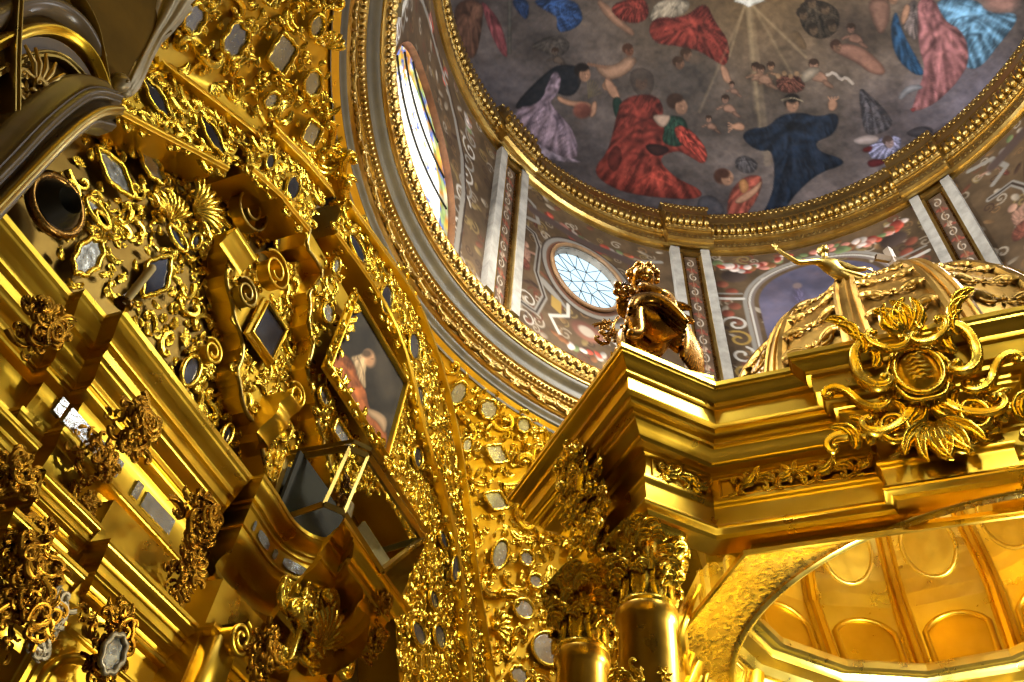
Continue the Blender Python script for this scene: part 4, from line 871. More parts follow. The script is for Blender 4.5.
def cluster(mb,c,w,h,n,s0,s1,y,seed=0,bulge=.15):
    rg=np.random.default_rng(seed)
    for i in range(n):
        a=rg.random()*2*PI;r=rg.random()**.6; x=c[0]+w*r*math.cos(a); z=c[1]+h*r*math.sin(a)
        motif(mb,frame_y(x,z,y-bulge*(1-r*r)),s0+(s1-s0)*rg.random(),rg)
def capital(mb,c,r,h,tiers=2,n=8,big=1.):
    """Corinthian capital: bell, two tiers of acanthus, corner volutes, abacus"""
    x,y,z=c
    mb.lathe((x,y,z),[(r*1.18,0),(r*1.22,.03),(r*1.18,.07),(r*1.0,.08),(r*.98,h*.4),(r*1.1,h*.75),(r*1.35,h*.9)],28)
    for t_ in range(tiers):
        for k in range(n):
            a=2*PI*(k+.5*t_)/n; er=np.array([math.cos(a),math.sin(a),0]); et=np.array([-math.sin(a),math.cos(a),0]); ez=np.array([0,0,1.])
            nn=10; q=np.linspace(0,1,nn); hz=h*(.42+.06*t_); base=z+.08+h*.30*t_
            rr=r*(1.04+.06*t_)+.85*r*np.clip(q-.5,0,1)**1.1*1.8; zz=base+hz*np.sin(q*PI*.62); wv=r*.42*(np.sin(PI*np.clip(q*.8+.2,0,1))**.6)*(.7+.3*np.abs(np.sin(q*PI*3.5)))
            j=np.array([-1,-.55,-.1,.1,.55,1]); hh=np.array([-.03,.05,.02,.02,.05,-.03])*r*2
            G=np.array([x,y,0])+er*(rr[:,None,None]+hh[None,:,None])+et*(wv[:,None]*j)[...,None]+ez*zz[:,None,None]
            mb.grid(G)
    rg=np.random.default_rng(8)
    for k in range(58):
        a=rg.random()*2*PI; q=rg.random(); E=np.array([math.cos(a),math.sin(a),0]); R_=r*(1.08+.45*q**2)
        nrm=E*.9-np.array([0,0,.35*q]); nrm/=np.linalg.norm(nrm); tt=np.array([-math.sin(a),math.cos(a),0]); leaf(mb,(np.array([x,y,z+.1+q*h*.72])+E*R_,tt,np.cross(nrm,tt)*-1 if np.cross(nrm,tt)[2]<0 else np.cross(nrm,tt),nrm),.10+.06*rg.random(),PI/2+(rg.random()-.5)*1.6,rg.random()<.5,1.5,9,.55,3,.45)
    for k in range(4):
        a=PI/4+k*PI/2+CAPROT; er=np.array([math.cos(a),math.sin(a),0]); et=np.array([-math.sin(a),math.cos(a),0]); ez=np.array([0,0,1.])
        P,rd,lf=SP[2]
        for s in(-1,1): put(mb,P,rd*1.1,lf*0,(np.array([x,y,z+h*.76])+er*r*1.28+et*s*r*.12,er,ez,et*s),r*.38,PI*.9,True)
        for s in (-.5,.5): put(mb,P,rd*1.1,lf*0,(np.array([x,y,z+h*.70])+er*r*1.0+et*s*r*.9,et*s,ez,er),r*.26,PI*.6,False)
    # concave abacus
    a=np.linspace(0,2*PI,64,endpoint=False)+CAPROT; R=r*(1.45+.32*np.abs(np.cos(2*a-2*CAPROT+PI/2))**3)
    for zz0,zz1,f0,f1 in((h*.9,h*.95,.93,1.0),(h*.95,h,1.0,1.05)):
        A=np.stack([x+R*f0*np.cos(a),y+R*f0*np.sin(a),z+zz0+0*a],-1);B=np.stack([x+R*f1*np.cos(a),y+R*f1*np.sin(a),z+zz1+0*a],-1); mb.grid(np.stack([A,B],1),wu=True)
    c0=np.array([x,y,z+h*.9]); A=np.stack([x+R*.93*np.cos(a),y+R*.93*np.sin(a),z+h*.9+0*a],-1); mb.add(np.vstack([A,c0]),T=[((i+1)%64,i,64) for i in range(64)])
CAPROT=0.
SHADEG=metal('shade_toned_gilding',(186,138,40),(150,104,26),(.22,.36),.08,8,.006)  # darker copy of the gilding: shade of the lower storey put into the colour
def lower_storey():
    t=thing('altarpiece_lower_storey','shadowed lower storey of the gilded altarpiece with stepped piers below the main cornice','altarpiece',(4.5,5.3,2.5))
    mb=MB(); mb.box((-3,5.72,-1.6),(3.9,5.95,4.3)); part(mb,'back_wall',GOLDO,t,smooth=False)
    mb=MB(); mb.box((3.84,5.28,-1.6),(5.02,5.95,4.2)); part(mb,'left_pier',GOLD,t,smooth=False)
    mb=MB(); mb.box((5.02,4.98,-1.6),(5.9,5.95,4.2)); mb.box((5.02,5.32,4.1),(5.9,5.95,4.4)); part(mb,'middle_pier',GOLD,t,smooth=False)
    mb=MB(); mb.box((6.2,4.89,-1.6),(7.0,5.95,4.2)); mb.box((6.86,4.86,-1.6),(7.26,5.95,4.3)); part(mb,'centre_pier',GOLD,t,smooth=False)
    # second cornice
    PR2=[(o*.62,z*.62) for o,z in WALLPROF]
    mb=MB(); sweep(mb,[(3.80,5.7,3.74),(3.80,5.02,3.74),(5.02,5.02,3.74),(5.04,5.0,3.74)],PR2,(0,0,1),1); sweep(mb,[(5.0,5.5,3.74),(5.0,4.86,3.74),(5.9,4.86,3.74),(6.1,4.7,3.74)],PR2,(0,0,1),1); part(mb,'lower_cornice',GOLD,t,angle=28)
    # fragments of pedimented cornice between the columns
    mb=MB(); sweep(mb,[(3.12,5.7,3.86),(3.12,5.15,3.86),(3.78,5.15,3.86)],[(o*.4,z*.4) for o,z in WALLPROF],(0,0,1),1); sweep(mb,[(3.02,5.7,3.42),(3.02,5.05,3.42),(3.8,5.05,3.42)],[(o*.5,z*.5) for o,z in WALLPROF],(0,0,1),1); part(mb,'broken_pediment',GOLD,t,angle=28)
    mb=MB(); sweep(mb,[(1.9,5.7,4.02),(1.9,5.2,4.02),(3.0,5.2,4.02)],[(o*.5,z*.5) for o,z in WALLPROF],(0,0,1),1); part(mb,'niche_cornice',GOLD,t,angle=28)
    # vertical fillets on the piers
    mb=MB()
    for x in (3.86,3.93,4.86,4.94): mb.box((x,5.22,-1.6),(x+.04,5.3,3.1))
    for x in (6.88,6.98,7.08,7.18): mb.box((x,4.80,-1.6),(x+.05,4.88,4.1))
    part(mb,'fluting',GOLD,t,smooth=False)
    # arched sunk panel
    mb=MB(); a=np.linspace(0,PI,16); sweep(mb,[(4.02,5.28,-1.0)]+[(4.42-.4*math.cos(q),5.28,2.75+.32*math.sin(q)) for q in a]+[(4.82,5.28,-1.0)],[(-.02,0),(-.02,.06),(.04,.07),(.05,0)],(0,-1,0),1); part(mb,'arched_frame',GOLD,t)
    for i,(px,py,w,h,n,s0,s1,y) in enumerate([(33,328,.22,.26,26,.10,.16,4.95),(128,428,.24,.26,30,.10,.17,4.80),(192,520,.24,.24,26,.10,.16,4.75),(88,455,.28,.22,20,.09,.15,5.35),(178,570,.22,.3,26,.09,.15,5.1),
        (102,640,.28,.34,34,.09,.16,5.1),(22,560,.35,.3,34,.1,.17,5.2),(20,615,.3,.3,26,.1,.16,5.1),(255,655,.2,.35,26,.1,.16,4.75),(368,640,.16,.3,22,.08,.15,4.7),(375,605,.14,.18,14,.08,.12,4.6),(70,505,.2,.2,18,.08,.14,5.5),(5,480,.25,.25,18,.1,.15,5.2),(105,655,.1,.1,4,.1,.1,5.0)]):
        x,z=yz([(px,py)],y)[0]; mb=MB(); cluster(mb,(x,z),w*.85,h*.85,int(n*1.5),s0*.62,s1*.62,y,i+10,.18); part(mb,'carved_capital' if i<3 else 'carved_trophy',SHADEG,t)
    x,z=yz([(103,655)],4.95)[0]; mirror(t,frame_y(x,z,4.92),.10,.14,'scal',MIRR,SILV,.022,leaves=False)
    mb=MB()
    for k in range(16):
        px=62-26*k/15+4*math.sin(k*1.9); py=598+52*k/15; x,z=yz([(px,py)],5.0)[0]; motif(mb,frame_y(x,z,5.0),.085,rng)
    part(mb,'silver_garland',SILV,t,'dull silver leaf garland')
    # large shell cartouche under the curved cornice
    x,z=yz([(318,650)],4.62)[0]; mb=MB(); shell(mb,frame_y(x,z,4.62),.36,2.2,13,3.4); P,rd,lf=SP[0]
    put(mb,P,rd,lf,frame_y(x-.28,z+.25,4.6),.3,.8,False); put(mb,P,rd,lf,frame_y(x+.3,z+.18,4.6),.26,2.2,True); put(mb,P,rd,lf,frame_y(x-.5,z-.15,4.65),.3,1.6,True)
    cluster(mb,(x-.15,z+.15),.55,.30,34,.09,.16,4.66,77,.05); part(mb,'shell_cartouche',GOLDR,t)
    # scroll bracket
    x,z=yz([(228,640)],4.85)[0]; tt=np.linspace(0,1,50); a_=PI/2-tt*4.2*PI; r=.16*(1-.8*tt)
    mb=MB(); F=np.c_[x+r*np.cos(a_),np.full(50,4.72),z+r*np.sin(a_)]; Bk=F.copy(); Bk[:,1]=4.98; mb.grid(np.stack([F,Bk],1)); mb.tube(F,.022,6); mb.box((x-.16,4.80,z-1.2),(x+.10,4.98,z-.05)); part(mb,'scroll_bracket',GOLD,t)
    return t
def case_():
    y=4.42; m=lambda X,Y:(270+X/4.53,430+Y/4.53)
    t=thing('glass_case','tapering gilt framed glass case standing above the curved cornice','display case',(6.4,4.7,5.3))
    TL,TR,BR,BL=[PY(*m(*q),y) for q in [(445,110),(690,500),(505,640),(335,375)]]
    zt=(TL[2]+TR[2])/2; zb=5.30
    TL[2]=TR[2]=zt
    CL=PZ(*m(360,80),zt); WLt=PZ(*m(78,130),zt); CLb=CL+(BL-TL)*1.; CLb[1]=CL[1]
    BLb=BL; WLb=PY(*m(80,300),WLt[1]); WLb=np.array([WLt[0]+.05,WLt[1],BL[2]])
    def bar(a,b,w=.045,mat=GOLD,mb=None):
        a=np.asarray(a);b=np.asarray(b); d=(b-a)/np.linalg.norm(b-a); mb.tube([a,a+d*.001,b-d*.001,b],w,4)
    mb=MB(); TRb=TR+np.array([.12,.6,0]); BRb=BR+np.array([.1,.5,0])
    for a,b,w in((TL,TR,.045),(TL,BL,.022),(TR,BR,.04),(BL,BR,.035),(TL,CL,.04),(CL,CLb,.026),(CL,WLt,.04),(WLt,WLb,.035),(TR,TRb,.05),(WLb,CLb,.04),(CLb,BL,.04)): bar(a,b,w,mb=mb)
    up=np.array([0,0,.07]); 
    for a,b in((TL,TR),(TL,CL),(CL,WLt)): bar(a+up-np.array([0.02,.04,0]),b+up-np.array([0.02,.04,0]),.03,mb=mb)
    part(mb,'frame',GOLDO,t,smooth=False)
    mb=MB(); 
    for q in ((TL,TR,BR,BL),(CL,TL,BL,CLb),(WLt,CL,CLb,WLb)): mb.add(np.array(q),[(0,1,2,3)])
    part(mb,'panes',GLASS,t,'dusty glass panes',smooth=False)
    # dim interior: pale card and candle stub on a dark back
    mb=MB(); c=TL+(TR-TL)*.62; b=[c+np.array([-.15,.32,-.22]),c+np.array([.55,.32,-.25]),c+np.array([.25,.32,-.85]),c+np.array([-.35,.32,-.62])]; mb.add(np.array(b),[(0,1,2,3)]); B2=np.array(b); B2[:,1]+=.02; mb.add(B2,[(3,2,1,0)]); part(mb,'lining_board',plain('case_card',(168,158,112),.6),t,'pale board inside the case',smooth=False)
    p=BL+np.array([.42,.25,-.02]); mb=MB(); mb.tube([p,p+np.array([0,0,.5])],.055,12); mb.blob(p+np.array([0,0,.5]),.055,10,5); part(mb,'candle',WAX,t)
    mb=MB(); mb.add([WLt+[.1,.1,.02],CL+[.2,.75,.02],TL+[.3,.85,0],TR+[.1,.6,0],BR+[.1,.5,-.1],BL+[.1,.8,-.1],CLb+[.1,.9,-.1],WLb+[.1,.1,-.1]],[(0,1,6,7),(1,2,5,6),(2,3,4,5)]); mb.box((WLt[0]-.1,5.1,BL[2]-.15),(TR[0]+.35,5.14,TL[2]-.02)); part(mb,'dark_back',plain('case_lining',(40,38,26),.9),t,smooth=False)
    mb=MB(); x=BL+np.array([.3,.3,.3]); 
    for k in range(14): motif(mb,(x+np.array([.1*math.cos(k*2.1),0,.1+.03*k]),np.array([1.,0,0]),np.array([0,0,1.]),np.array([0,-1.,0])),.07,rng)
    part(mb,'reliquary',BRONZE,t)
def glassmat():
    m,nt,b=newmat('case_glass'); b.inputs['Base Color'].default_value=(.78,.82,.74,1); b.inputs['Transmission Weight'].default_value=1; b.inputs['Roughness'].default_value=.03; b.inputs['IOR'].default_value=1.03
    return m
GLASS=glassmat()
def rod_and_side():
    a=PY(124,303,4.95); b=a+np.array([.06,-.10,.52]); b=PY(152,268,4.7)
    t=thing('altar_candle','ivory candle on the stepped block of the main cornice','candle',tuple(a)); mb=MB(); mb.tube([a,b],.035,10); mb.blob(b,.035,10,5); part(mb,'wax',WAX,t)
    mb=MB(); mb.lathe(tuple(a),[(0,-.02),(.08,-.02),(.07,.01),(.03,.04),(.04,.08),(0,.08)],14); part(mb,'holder',BRONZE,t)
    # side vault of the adjoining arch, upper left
    t=thing('side_chapel_arch','dull brown moulded arch with a carved trophy in the upper left corner','arch',(1.,5.,5.5))
    y=4.5
    mb=MB(); extrude(mb,yz([(-60,-60),(215,-60),(190,5),(182,25),(150,45),(135,62),(118,95),(106,112),(60,125),(0,190),(-60,240)],4.55),4.55,5.3); part(mb,'plaster_field',BROWN,t,smooth=False)
    def arc(L,pr,mat,nm,yy=y,it=2):
        P=smoothpath(yz(L,yy),it); mb=MB(); sweep(mb,[(x,yy,z) for x,z in P],pr,(0,-1,0),-1); part(mb,nm,mat,t,angle=45)
    arc([(-10,52),(8,42),(34,32),(59,34),(84,52),(97,78),(105,112)],sharp((-.02,-.1),(-.02,.04),torus((0,.05),(.06,.05),.6),(.08,-.1)),GOLD,'gilt_rib')
    arc([(-10,78),(5,69),(34,54),(59,56),(76,71),(91,91)],sharp((-.02,-.1),(-.02,.03),torus((0,.03),(.03,.03),.6),(.04,-.1)),GOLDO,'inner_rib')
    arc([(-10,28),(13,16),(27,8),(45,6),(67,14),(84,30),(97,58)],sharp((-.06,-.1),torus((-.05,.0),(.12,0),.35,8),(.13,-.1)),MAUVE,'marble_band')
    arc([(-10,64),(5,56),(34,43),(59,45),(80,62),(97,95)],sharp((-.06,-.1),(-.05,.0),(.05,0),(.06,-.1)),MAUVE,'marble_fascia')
    arc([(70,-12),(76,0),(90,24),(96,51),(102,84),(106,112)],sharp((-.01,-.1),torus((0,.06),(.025,.06),.6),(.03,-.1)),GOLDO,'edge_bead')
    arc([(10,-12),(8,20),(6,60),(5,150),(7,200)],sharp((-.01,-.1),(-.01,.1),torus((0,.1),(.03,.1),.6),(.04,-.1)),GOLDO,'upright_bead',it=0)
    pr=sharp((-.16,-.12),(-.16,.02),torus((-.15,.03),(-.09,.05),.5),cyma((-.08,.05),(.02,.15)),(.03,.16),torus((.04,.16),(.10,.16),.5),cyma((.11,.16),(.24,.04)),(.25,-.1))
    arc([(-25,205),(5,175),(35,142),(60,120),(82,105),(106,112)],pr,MAUVE,'curved_cornice',4.45)
    arc([(-25,222),(8,188),(40,155),(66,131),(88,118),(106,118)],sharp((-.02,-.1),(-.02,.16),torus((0,.17),(.05,.17),.5),(.06,-.1)),GOLDO,'gilt_fillet',4.42)
    x,z=yz([(42,85)],4.48)[0]; mb=MB(); rg=np.random.default_rng(3)
    for k in range(9):
        a_=.3+k*.3; d=np.array([math.cos(a_),0,math.sin(a_)]); o=np.array([x,4.48,z-.1]); mb.tube([o,o+d*.17+[0,-.08,0],o+d*.30+[0,-.06,0]],[.018,.022,.012],6)
    cluster(mb,(x,z-.08),.22,.16,16,.05,.09,4.5,5,.08); part(mb,'carved_trophy',GOLDC,t)
    # draped angel at the foot of the arch
    t=thing('stucco_angel','greyish draped stucco angel perched where the great arch meets the brown side vault','statue',tuple(PY(135,75,4.6)))
    mb=MB(); rg=np.random.default_rng(2)
    c=[PY(*q,4.6) for q in [(125,92),(132,78),(142,58),(152,38),(162,18),(172,-6)]]
    P=smoothpath(np.array(c),2); n=len(P); q=np.linspace(0,1,n); k=14; rr=np.interp(q,[0,.2,.45,.6,.85,1],[.05,.085,.07,.075,.16,.2])
    T_=np.gradient(P,axis=0);T_/=np.linalg.norm(T_,axis=1)[:,None]; N=np.cross(T_,[0,1,0]); N/=np.linalg.norm(N,axis=1)[:,None]; B=np.cross(T_,N); a_=np.linspace(0,2*PI,49)[:-1]
    fold=1+.16*np.sin(a_*7+0)[None]*np.clip(q*2,0,1)[:,None]+.06*np.sin(a_*13+q[:,None]*4)
    G=P[:,None]+(N[:,None]*np.cos(a_)[None,:,None]+B[:,None]*np.sin(a_)[None,:,None])*(rr[:,None]*fold)[...,None]; mb.grid(G,wv=True); mb.blob(P[0],rr[0],12,6)
    o=part(mb,'drapery',SILV,t,'grey folded drapery'); mb=MB(); h=PY(120,84,4.5); mb.blob(h,(.07,.08,.09),14,10); mb.blob(h+[.0,-.08,-.005],(.014,.02,.02),6,5); mb.blob(h+[0,.02,.05],(.085,.08,.06),12,8); part(mb,'head',SILV,t)
# ---------------------------------------------------------------- the tabernacle
TPROF=sharp((.66,7.10),(.66,7.04),cyma((.64,7.02),(.52,6.88)),(.52,6.85),(.48,6.84),(.48,6.64),(.46,6.63),torus((.42,6.62),(.34,6.56),.4),(.33,6.50),(.30,6.49),cyma((.30,6.47),(.16,6.36)),(.14,6.34),(.06,6.33),(.06,6.28),(.02,6.26),(.02,6.0),(.06,5.97),(.06,5.93),cyma((.08,5.92),(.05,5.84)),(.05,5.82),(.04,5.66),(.07,5.64),torus((.07,5.63),(.04,5.55),.5),(.02,5.54),(.0,5.5),(-.25,5.5))
KB=(7.18,.95); CB=(6.62,1.51); CB2=(6.62+.7071*1.6,1.51+.7071*1.6); K2=(CB2[0]+.56,CB2[1]-.56)
def tab_entab():
    t=thing('tabernacle_entablature','massive gilded octagonal entablature of the tabernacle with breaking cornice and carved frieze','entablature',(10,-1.5,5.5))
    path=[(12.5,K2[1]),K2,CB2,CB,KB,(7.18,-.78),(6.98,-.78),(6.98,-1.85),(7.18,-1.85),(7.18,-3.75),(6.62,-4.31),(7.6,-5.4),(9,-5.4)]
    mb=MB(); sweep(mb,[(x,y,0) for x,y in path],TPROF,(0,0,1),1,caps=False); part(mb,'moulded_cornice',GOLD,t,angle=28)
    # top of the cornice
    mb=MB(); V=[]
    P=np.array(path); 
    mb.lathe((10.2,-1.6,7.1),[(3.5,-.02),(2.9,.0)],40,math.radians(70),math.radians(290)); part(mb,'cornice_top',GOLDO,t)
    # frieze carving : leafy rinceaux
    mb=MB()
    def rinc(a,b,n,flip,z0=6.13,s=.13,boss=True):
        a=np.array([*a,z0]);b=np.array([*b,z0]); ex=(b-a)/np.linalg.norm(b-a); ez=np.array([ex[1],-ex[0],0.])*flip; ey=np.array([0,0,1.])
        for i in range(n):
            q=(i+.5)/n; o=a+(b-a)*q+ez*.0; P,rd,lf=SP[1 if i%2 else 2]; put(mb,P,rd*.85,lf*.8,(o,ex,ey,ez),s,.2*(-1)**i,i%2)
            leaf(mb,(o+ez*.02,ex,ey,ez),s*1.1,.4 if i%2 else -.5,i%2,1.1,10,.5,3,.3); leaf(mb,(o+ex*.08,ex,ey,ez),s*.9,PI+.5*(-1)**i,i%2,1.2,10,.5,3,.3)
        if boss: o=(a+b)/2; rosette(mb,(o+ez*.04,ex,ey,ez),s*1.25)
    rinc((7.14,.76),(7.14,-.60),7,1); rinc((6.66,1.44),(7.06,1.04),3,1,boss=False); rinc((7.14,-2.0),(7.14,-3.6),7,1); rinc((6.94,-.85),(6.94,-1.78),5,1)
    part(mb,'carved_frieze',GOLDR,t)
    # panel frames on the frieze
    mb=MB()
    for (a,b) in (((7.16,.84),(7.16,-.70)),((6.66,1.45),(7.12,.99))):
        a=np.array([*a,0]);b=np.array([*b,0])
        for z in(6.0,6.24): mb.tube([a+[-.02,-.0,z],b+[-.02,0,z]],.014,6)
        for c in(a,b): mb.tube([c+[-.02,0,6.0],c+[-.02,0,6.24]],.014,6)
    part(mb,'frieze_fillet',GOLD,t)
    # carved trophy on the dark diagonal face
    mb=MB(); rg=np.random.default_rng(11); mid=np.array([(CB[0]+CB2[0])/2,(CB[1]+CB2[1])/2,0]); ex=np.array([.7071,.7071,0]); ez=np.array([-.7071,.7071,0]); ey=np.array([0,0,1.])
    for k in range(70):
        r=rg.random()**.6;a=rg.random()*2*PI; z=6.2+.62*r*math.sin(a); o=mid+ex*(.42*r*math.cos(a))+ey*z+ez*(.22+.36*np.clip((z-6.1)/.8,0,1)+.1*(1-r)); motif(mb,(o,ex,ey,ez),.12+.08*rg.random(),rg)
    for k in range(22):
        z=5.5-.0+rg.random()*.5; o=mid+ex*(.3*(rg.random()-.5))+ey*z+ez*.12; motif(mb,(o,ex,ey,ez),.1,rg)
    part(mb,'corner_trophy',GOLDR,t,'dark carved trophy on the shaded face')
    return t
def cartouche():
    t=thing('carved_cartouche','scrolling gilded coat of arms cartouche in the middle of the tabernacle cornice','cartouche',(6.4,-1.32,6.6))
    tl=np.array([-.86,0,.5]); 
    def fr(y,z,lift=0):
        x=6.98-.16-.42*np.clip((z-6.1)/.75,0,1.15)-lift
        return (np.array([x,y,z]),np.array([0,-1.,0]),np.array([-.18,0,.98]),np.array([-.98,0,-.18]))
    c=(-1.30,6.62)
    mb=MB(); o,ex,ey,ez=fr(*c,.06); r=np.linspace(0,1,8)[:,None]; a=np.linspace(0,2*PI,40,endpoint=False)[None]; G=o+(.19*r*np.cos(a))[...,None]*ex+(.25*r*np.sin(a))[...,None]*ey+(.10*(1-r**2)+0*a)[...,None]*ez; mb.grid(G,wv=True)
    for k in range(6):
        yy=(k-2.5)*.055; w=.11*math.sqrt(max(0,1-(yy/.2)**2)); q=np.linspace(-1,1,12); mb.tube(o+(q*w)[:,None]*ex+(yy+.012*np.sin(q*7+k))[:,None]*ey+(.10-.05*q**2+.015)[:,None]*ez,.014,5)
    part(mb,'shield',GOLD,t,'oval shield with low relief waves')
    mb=MB(); ringtube(mb,fr(*c,.08),.22,.28,SHAPES['oval'],.035); ringtube(mb,fr(*c,.05),.29,.35,lambda a:.97+.04*np.cos(6*a),.028); part(mb,'shield_border',GOLDR,t)
    mb=MB(); P0,r0,l0=SP[0]; P1,r1,l1=SP[1]; P2,r2,l2=SP[2]
    for s in(-1,1):
        mir=s>0
        put(mb,P0,r0*.9,l0,fr(c[0]-s*.40,c[1]+.12,.03),.30,s*1.5,mir,8); put(mb,P0,r0*.9,l0,fr(c[0]-s*.20,c[1]+.34,.03),.20,.5*s,mir,8)
        put(mb,P0,r0*.8,l0,fr(c[0]-s*.36,c[1]-.30,.0),.30,-s*.6,mir,8); put(mb,P1,r1*.8,l1,fr(c[0]-s*.62,c[1]-.12,.0),.26,s*1.1,mir,8)
        ringtube(mb,fr(c[0]-s*.36,c[1]-.48,.10),.12,.15,SHAPES['oval'],.04,8)
        put(mb,P1,r1*.8,l1,fr(c[0]-s*.72,c[1]-.42,.0),.26,s*.2,mir,8)
        for k in range(5): leaf(mb,fr(c[0]-s*(.3+.12*k),c[1]-.42-.05*k+.0*k,.02),.24,(PI if s>0 else 0)+(.2-.3*k)*s,mir,1.3,12,.4,4,.3)
        for k in range(4): leaf(mb,fr(c[0]-s*(.42+.04*k),c[1]+.1+.14*k,.04),.2,PI/2+s*(.9-.2*k),mir,1.2,12,.4,3,.3)
    for k in range(7): leaf(mb,fr(c[0],c[1]-.42,.03),.30,-PI/2+(k-3)*.38,k>3,.5,12,.3,3,.3)
    for k in range(5): leaf(mb,fr(c[0],c[1]+.36,.05),.24,PI/2+(k-2)*.5,k>2,.8,12,.4,3,.35)
    put(mb,P2,r2*1.1,l2,fr(c[0]+.02,c[1]+.50,.1),.14,1.6,False,8); ringtube(mb,fr(c[0],c[1]+.46,.06),.13,.12,SHAPES['oval'],.035)
    part(mb,'scroll_surround',GOLDR,t)
def soffit_and_dome():
    cx,cy,r=10.3,-1.96,3.30
    poly=np.array([(7.24,-4.0),(7.24,.68),(8.5,1.62),(12.4,1.62),(13.6,.4),(13.6,-4.2),(12.2,-5.6),(8.4,-5.3)])
    t=thing('tabernacle_soffit','bright textured gilded soffit with a round opening inside the tabernacle','ceiling panel',(cx,cy,5.3))
    a=np.linspace(0,2*PI,181)[:-1]; R=np.zeros(180)
    A=poly;B=np.roll(poly,-1,0)
    for i,q in enumerate(a):
        d=np.array([math.cos(q),math.sin(q)]); best=9e9
        for p0,p1 in zip(A,B):
            e=p1-p0; M_=np.array([[d[0],-e[0]],[d[1],-e[1]]]); 
            if abs(np.linalg.det(M_))<1e-9: continue
            s,u=np.linalg.solve(M_,p0-np.array([cx,cy]))
            if s>0 and -1e-6<=u<=1+1e-6: best=min(best,s)
        R[i]=max(best,r+.03)
    k=np.linspace(0,1,24)[:,None]; rad=r+(R[None]-r)*(1-k); z=5.32+.10*np.sin(k*PI/2)+.0*rad
    G=np.stack([cx+rad*np.cos(a),cy+rad*np.sin(a),z],-1); mb=MB(); mb.grid(G,wv=True); part(mb,'textured_soffit',GOLDT,t)
    mb=MB(); sweep(mb,[(x,y,0) for x,y in poly],sharp((-.14,5.52),(-.10,5.50),(-.10,5.46),cyma((-.08,5.45),(.0,5.33)),(.02,5.29),(.05,5.29),(.05,5.34)),(0,0,1),-1,closed=True); part(mb,'soffit_moulding',GOLD,t,angle=30)
    mb=MB(); mb.lathe((cx,cy,0),[(r-.0,5.42),(r-.03,5.40),(r-.0,5.38),(r+.04,5.4)],96); part(mb,'opening_bead',GOLDP,t)
    # inner cupola
    c=(8.95,-1.10); t=thing('inner_cupola','gilded ribbed cupola lining with oval and arched panels seen through the opening','dome lining',(c[0],c[1],5.3))
    N=13.43; st=2*PI/N; a0=math.radians(4.2); angs=[a0+st*k for k in range(-6,8)]
    def wall(r0,z0,r1,z1,name,mat,n=6,curve=None):
        mb=MB()
        q=np.linspace(0,1,n); rr=r0+(r1-r0)*q; zz=z0+(z1-z0)*q
        if curve: rr=np.array([curve(x)[0] for x in q]); zz=np.array([curve(x)[1] for x in q])
        for i in range(13):
            if abs((angs[i]+angs[i+1])/2)>1.75: continue
            u=np.linspace(0,1,8)
            P0=np.stack([c[0]+rr*math.cos(angs[i]),c[1]+rr*math.sin(angs[i]),zz],-1); P1=np.stack([c[0]+rr*math.cos(angs[i+1]),c[1]+rr*math.sin(angs[i+1]),zz],-1)
            G=P0[:,None]*(1-u)[None,:,None]+P1[:,None]*u[None,:,None]; mb.grid(G,flip=True)
        return part(mb,name,mat,t,smooth=False)
    wall(2.95,4.95,2.55,5.81,'lower_band',GOLDP); wall(2.45,6.16,2.66,7.26,'arched_tier',GOLDP)
    cove=lambda q:(2.66*math.cos(q*1.2)**.9,7.26+2.3*math.sin(q*1.2)); wall(0,0,0,0,'cove',GOLDP,14,cove)
    wall(.92,9.33,.02,9.6,'crown',GOLDP)
    mb=MB(); ring=[(c[0]+math.cos(a),c[1]+math.sin(a)) for a in angs[:13]]
    prof=sharp((2.60,5.76),(2.52,5.79),(2.46,5.88),(2.34,5.90),torus((2.29,5.91),(2.13,5.98),-.4),(2.08,6.0),(2.07,6.07),(2.11,6.09),(2.11,6.12),(2.24,6.18),(2.48,6.18))
    pr=np.array(prof); G=np.stack([np.stack([c[0]+pr[:,0]*math.cos(a),c[1]+pr[:,0]*math.sin(a),pr[:,1]],-1) for a in angs if abs(a)<2.0],0); mb.grid(G); part(mb,'cornice_ring',GOLDP,t,angle=25)
    for i in range(13):
        am=(angs[i]+angs[i+1])/2
        if abs(am)>1.75: continue
        er=np.array([-math.cos(am),-math.sin(am),0]); et=np.array([-math.sin(am),math.cos(am),0])
        k=math.cos(st/2)
        # rib
        a=angs[i]; q=np.linspace(0,1,20); rr=np.r_[2.43+.20*np.linspace(0,1,6),[cove(x)[0] for x in q]]; zz=np.r_[6.18+1.06*np.linspace(0,1,6),[cove(x)[1] for x in q]]
        mb=MB(); T2=np.array([-math.sin(a),math.cos(a),0]); E=np.array([math.cos(a),math.sin(a),0])
        P=np.array([c[0],c[1],0])+(rr-.02)[:,None]*E+zz[:,None]*np.array([0,0,1.]); 
        Gr=np.stack([P+T2*w+E*(-d) for w,d in((-.11,-.02),(-.11,.03),(-.07,.05),(-.05,.03),(-.03,.09),(.03,.09),(.05,.03),(.07,.05),(.11,.03),(.11,-.02))],1); mb.grid(Gr); part(mb,'rib',GOLD,t,angle=30)
        mb=MB(); P=np.array([c[0],c[1],0])+E*np.array([2.92,2.68,2.55])[:,None]+np.array([0,0,1.])*np.array([4.95,5.4,5.8])[:,None]
        Gr=np.stack([P+T2*w+E*(-d) for w,d in((-.1,-.02),(-.1,.04),(-.05,.07),(.05,.07),(.1,.04),(.1,-.02))],1); mb.grid(Gr); part(mb,'lower_rib',GOLD,t,angle=30)
        # arched recess
        slope=np.array([0,0,1.])*1.25-er*.24; slope/=np.linalg.norm(slope); nn=np.cross(et,slope); nn=nn if nn@er>0 else -nn
        o=np.array([c[0],c[1],6.21])-er*(2.455*k); aa=np.linspace(PI*.86,PI*.14,12)
